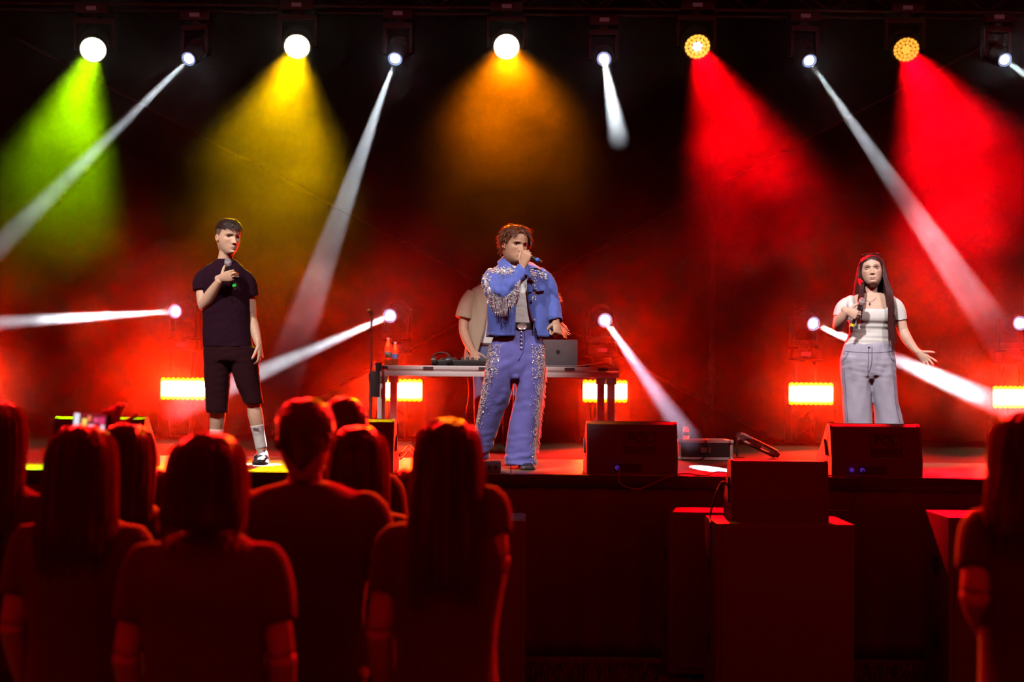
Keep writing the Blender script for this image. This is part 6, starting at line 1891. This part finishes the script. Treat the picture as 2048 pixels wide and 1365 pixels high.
crowd_person(611, 790, 5.0, 'broad-shouldered man with short hair in the middle of the audience', 'short', C(6, (0.11, 0.09, 0.09)), sh=0.235, seed=6)
crowd_person(688, 788, 6.05, 'short-haired listener peering over the shoulder of the broad man', 'short', C(7, (0.09, 0.08, 0.08)), sh=0.2, seed=7, turn=10)
crowd_person(718, 853, 5.5, 'long-haired listener standing right of the broad man', 'long', C(8, (0.10, 0.08, 0.08)), sh=0.175, hair_len=0.32, hair_w=0.098, seed=8)
crowd_person(822, 935, 6.5, 'fair-haired child between two long-haired listeners', 'long', C(9, (0.25, 0.16, 0.12)), sh=0.15, hair_len=0.26, hair_w=0.08, seed=9, hair_mat=M['crowd_hair_light'])
arm8 = loc_(897, 838, 4.65, [(978, 1012, 0.0), (992, 1120, -0.03), (977, 1215, 0.12)])
crowd_person(897, 838, 4.65, 'listener with long straight hair and one bare arm, before the man in blue', 'long', C(10, (0.11, 0.09, 0.09)), sh=0.178, hair_len=0.48, hair_w=0.098, seed=10, arms={1: arm8, 'cuff': 0.55}, flare=0.12)
arm9 = loc_(2066, 825, 4.35, [(1962, 1062, 0.0), (1950, 1190, -0.05), (1968, 1262, 0.1)])
crowd_person(2066, 825, 4.35, 'large long-haired listener at the right picture border', 'long', C(11, (0.08, 0.07, 0.07)), sh=0.17, hair_len=0.33, hair_w=0.112, seed=11, arms={-1: arm9}, flare=0.22)

# the raised phone
M['phone_case'] = pmat('black phone case', (0.02, 0.02, 0.022), 0.4)
pc = at(178, 845, 5.86)
ph = empty('smartphone', pc, 'phone held up sideways, its bright screen showing the stage', 'phone')
ph.rotation_euler = (math.radians(-8), math.radians(3), 0)
b = MB(); b.box((-0.062, 0.0, -0.034), (0.082, 0.009, 0.034), bev=0.004); b.build('case', M['phone_case'], ph, smooth=30)
scr = MB(); scr.box((-0.058, -0.0012, -0.031), (0.062, 0.0002, 0.031)); so = scr.build('screen', glow_mat('phone screen', (0.12, 0.01, 0.02), 1.0), ph)
for k, (x0, x1, z0, z1, col, st) in enumerate(((-0.055, -0.036, -0.028, 0.030, (0.75, 0.85, 1.0), 1.0), (-0.025, -0.008, -0.016, 0.012, (1.0, 0.75, 0.15), 1.0), (-0.006, 0.006, 0.004, 0.024, (1.0, 0.25, 0.1), 0.9), (0.0, 0.020, -0.028, -0.008, (0.75, 0.8, 1.0), 0.9), (0.016, 0.034, 0.0, 0.018, (0.9, 0.1, 0.25), 0.8), (0.038, 0.056, -0.006, 0.02, (0.85, 0.05, 0.2), 0.8), (0.044, 0.058, -0.028, -0.008, (0.8, 0.75, 0.9), 0.9))):
    b = MB(); b.box((x0, -0.0022, z0), (x1, -0.0012, z1)); b.build('screen_patch', glow_mat('phone picture %d' % k, col, st), so)

# ------------------------------------------------------------------ haze and smoke
def noise_node(N, L, vec, scale, detail=3, rough=0.55, dist=0.0):
    n = N.new('ShaderNodeTexNoise')
    n.inputs['Scale'].default_value = scale; n.inputs['Detail'].default_value = detail
    n.inputs['Roughness'].default_value = rough; n.inputs['Distortion'].default_value = dist
    L.new(vec, n.inputs['Vector']); return n.outputs['Fac']
def math_node(N, L, op, a, b=None):
    n = N.new('ShaderNodeMath'); n.operation = op
    for k, v in enumerate((a, b)):
        if v is None: continue
        if isinstance(v, (int, float)): n.inputs[k].default_value = v
        else: L.new(v, n.inputs[k])
    return n.outputs[0]
def ramp(N, L, v, a, b, c, d, smooth=True):
    n = N.new('ShaderNodeMapRange')
    if smooth: n.interpolation_type = 'SMOOTHSTEP'
    for k, x in enumerate((a, b, c, d)): n.inputs[k + 1].default_value = x
    L.new(v, n.inputs[0]); return n.outputs[0]

mh = bpy.data.materials.new('stage haze'); N, L = nodes_of(mh); N.clear()
out = N.new('ShaderNodeOutputMaterial'); vs = N.new('ShaderNodeVolumeScatter'); L.new(vs.outputs[0], out.inputs['Volume'])
vs.inputs['Anisotropy'].default_value = 0.82
vs.inputs['Color'].default_value = (1, 1, 1, 1)
tc = N.new('ShaderNodeTexCoord')
drift = noise_node(N, L, tc.outputs['Object'], 1.25, 4, 0.6)
sep = N.new('ShaderNodeSeparateXYZ'); L.new(tc.outputs['Object'], sep.inputs[0])
dens = ramp(N, L, drift, 0.36, 0.66, HAZE_LO, HAZE_HI)
fade = ramp(N, L, sep.outputs['Y'], HAZE_Y0, 13.4, 0.15, 1.0)
curl = ramp(N, L, drift, 0.40, 0.56, 0.05, 1.0)
def on_beam(lamp, target, px):
    """point of a beam that shows in picture column px"""
    a, t = Vector(lamp), Vector(target)
    best = min((k / 400.0 for k in range(401)), key=lambda u: abs((a.lerp(t, u).x / a.lerp(t, u).y) - (px - 1024.0) / F_PX))
    return a.lerp(t, best)
PUFFS = [  # centre, radius, added density
    (on_beam(at(350, 623, YL), at(-700, 690, 9.5), 150), 0.42, 0.16),
    (on_beam(at(1627, 648, YL), on_level(2323, 950, STAGE), 1890), 0.5, 0.13),
    (on_beam(at(1619, 122, YB), on_level(2193, 952, STAGE), 1900), 0.75, 0.12),
    (on_beam(at(790, 118, YB), on_level(505, 930, STAGE), 625), 0.6, 0.05),
    (at(1450, 300, 14.8), 0.8, 0.08), (at(1545, 440, 13.9), 0.75, 0.13),
]
total = math_node(N, L, 'MULTIPLY', dens, ramp(N, L, sep.outputs['Z'], STAGE + 1.7, STAGE + 0.95, 1.0, 0.4))
for c, r, d in PUFFS:
    vm = N.new('ShaderNodeVectorMath'); vm.operation = 'DISTANCE'
    L.new(tc.outputs['Object'], vm.inputs[0]); vm.inputs[1].default_value = c
    total = math_node(N, L, 'ADD', total, math_node(N, L, 'MULTIPLY', ramp(N, L, vm.outputs['Value'], r * 0.35, r, d, 0.0), curl))
thin = ramp(N, L, math_node(N, L, 'ABSOLUTE', math_node(N, L, 'SUBTRACT', sep.outputs['X'], 0.75)), 1.2, 2.7, 0.5, 1.0)
total = math_node(N, L, 'MULTIPLY', total, thin)
L.new(math_node(N, L, 'MULTIPLY', total, fade), vs.inputs['Density'])
b = MB(); b.box((-7.6, HAZE_Y0, STAGE + 0.005), (7.6, 17.05, 6.9))
o = b.build('stage_haze', mh); tag(o, 'thin drifting haze filling the back of the stage', 'haze', kind='stuff')
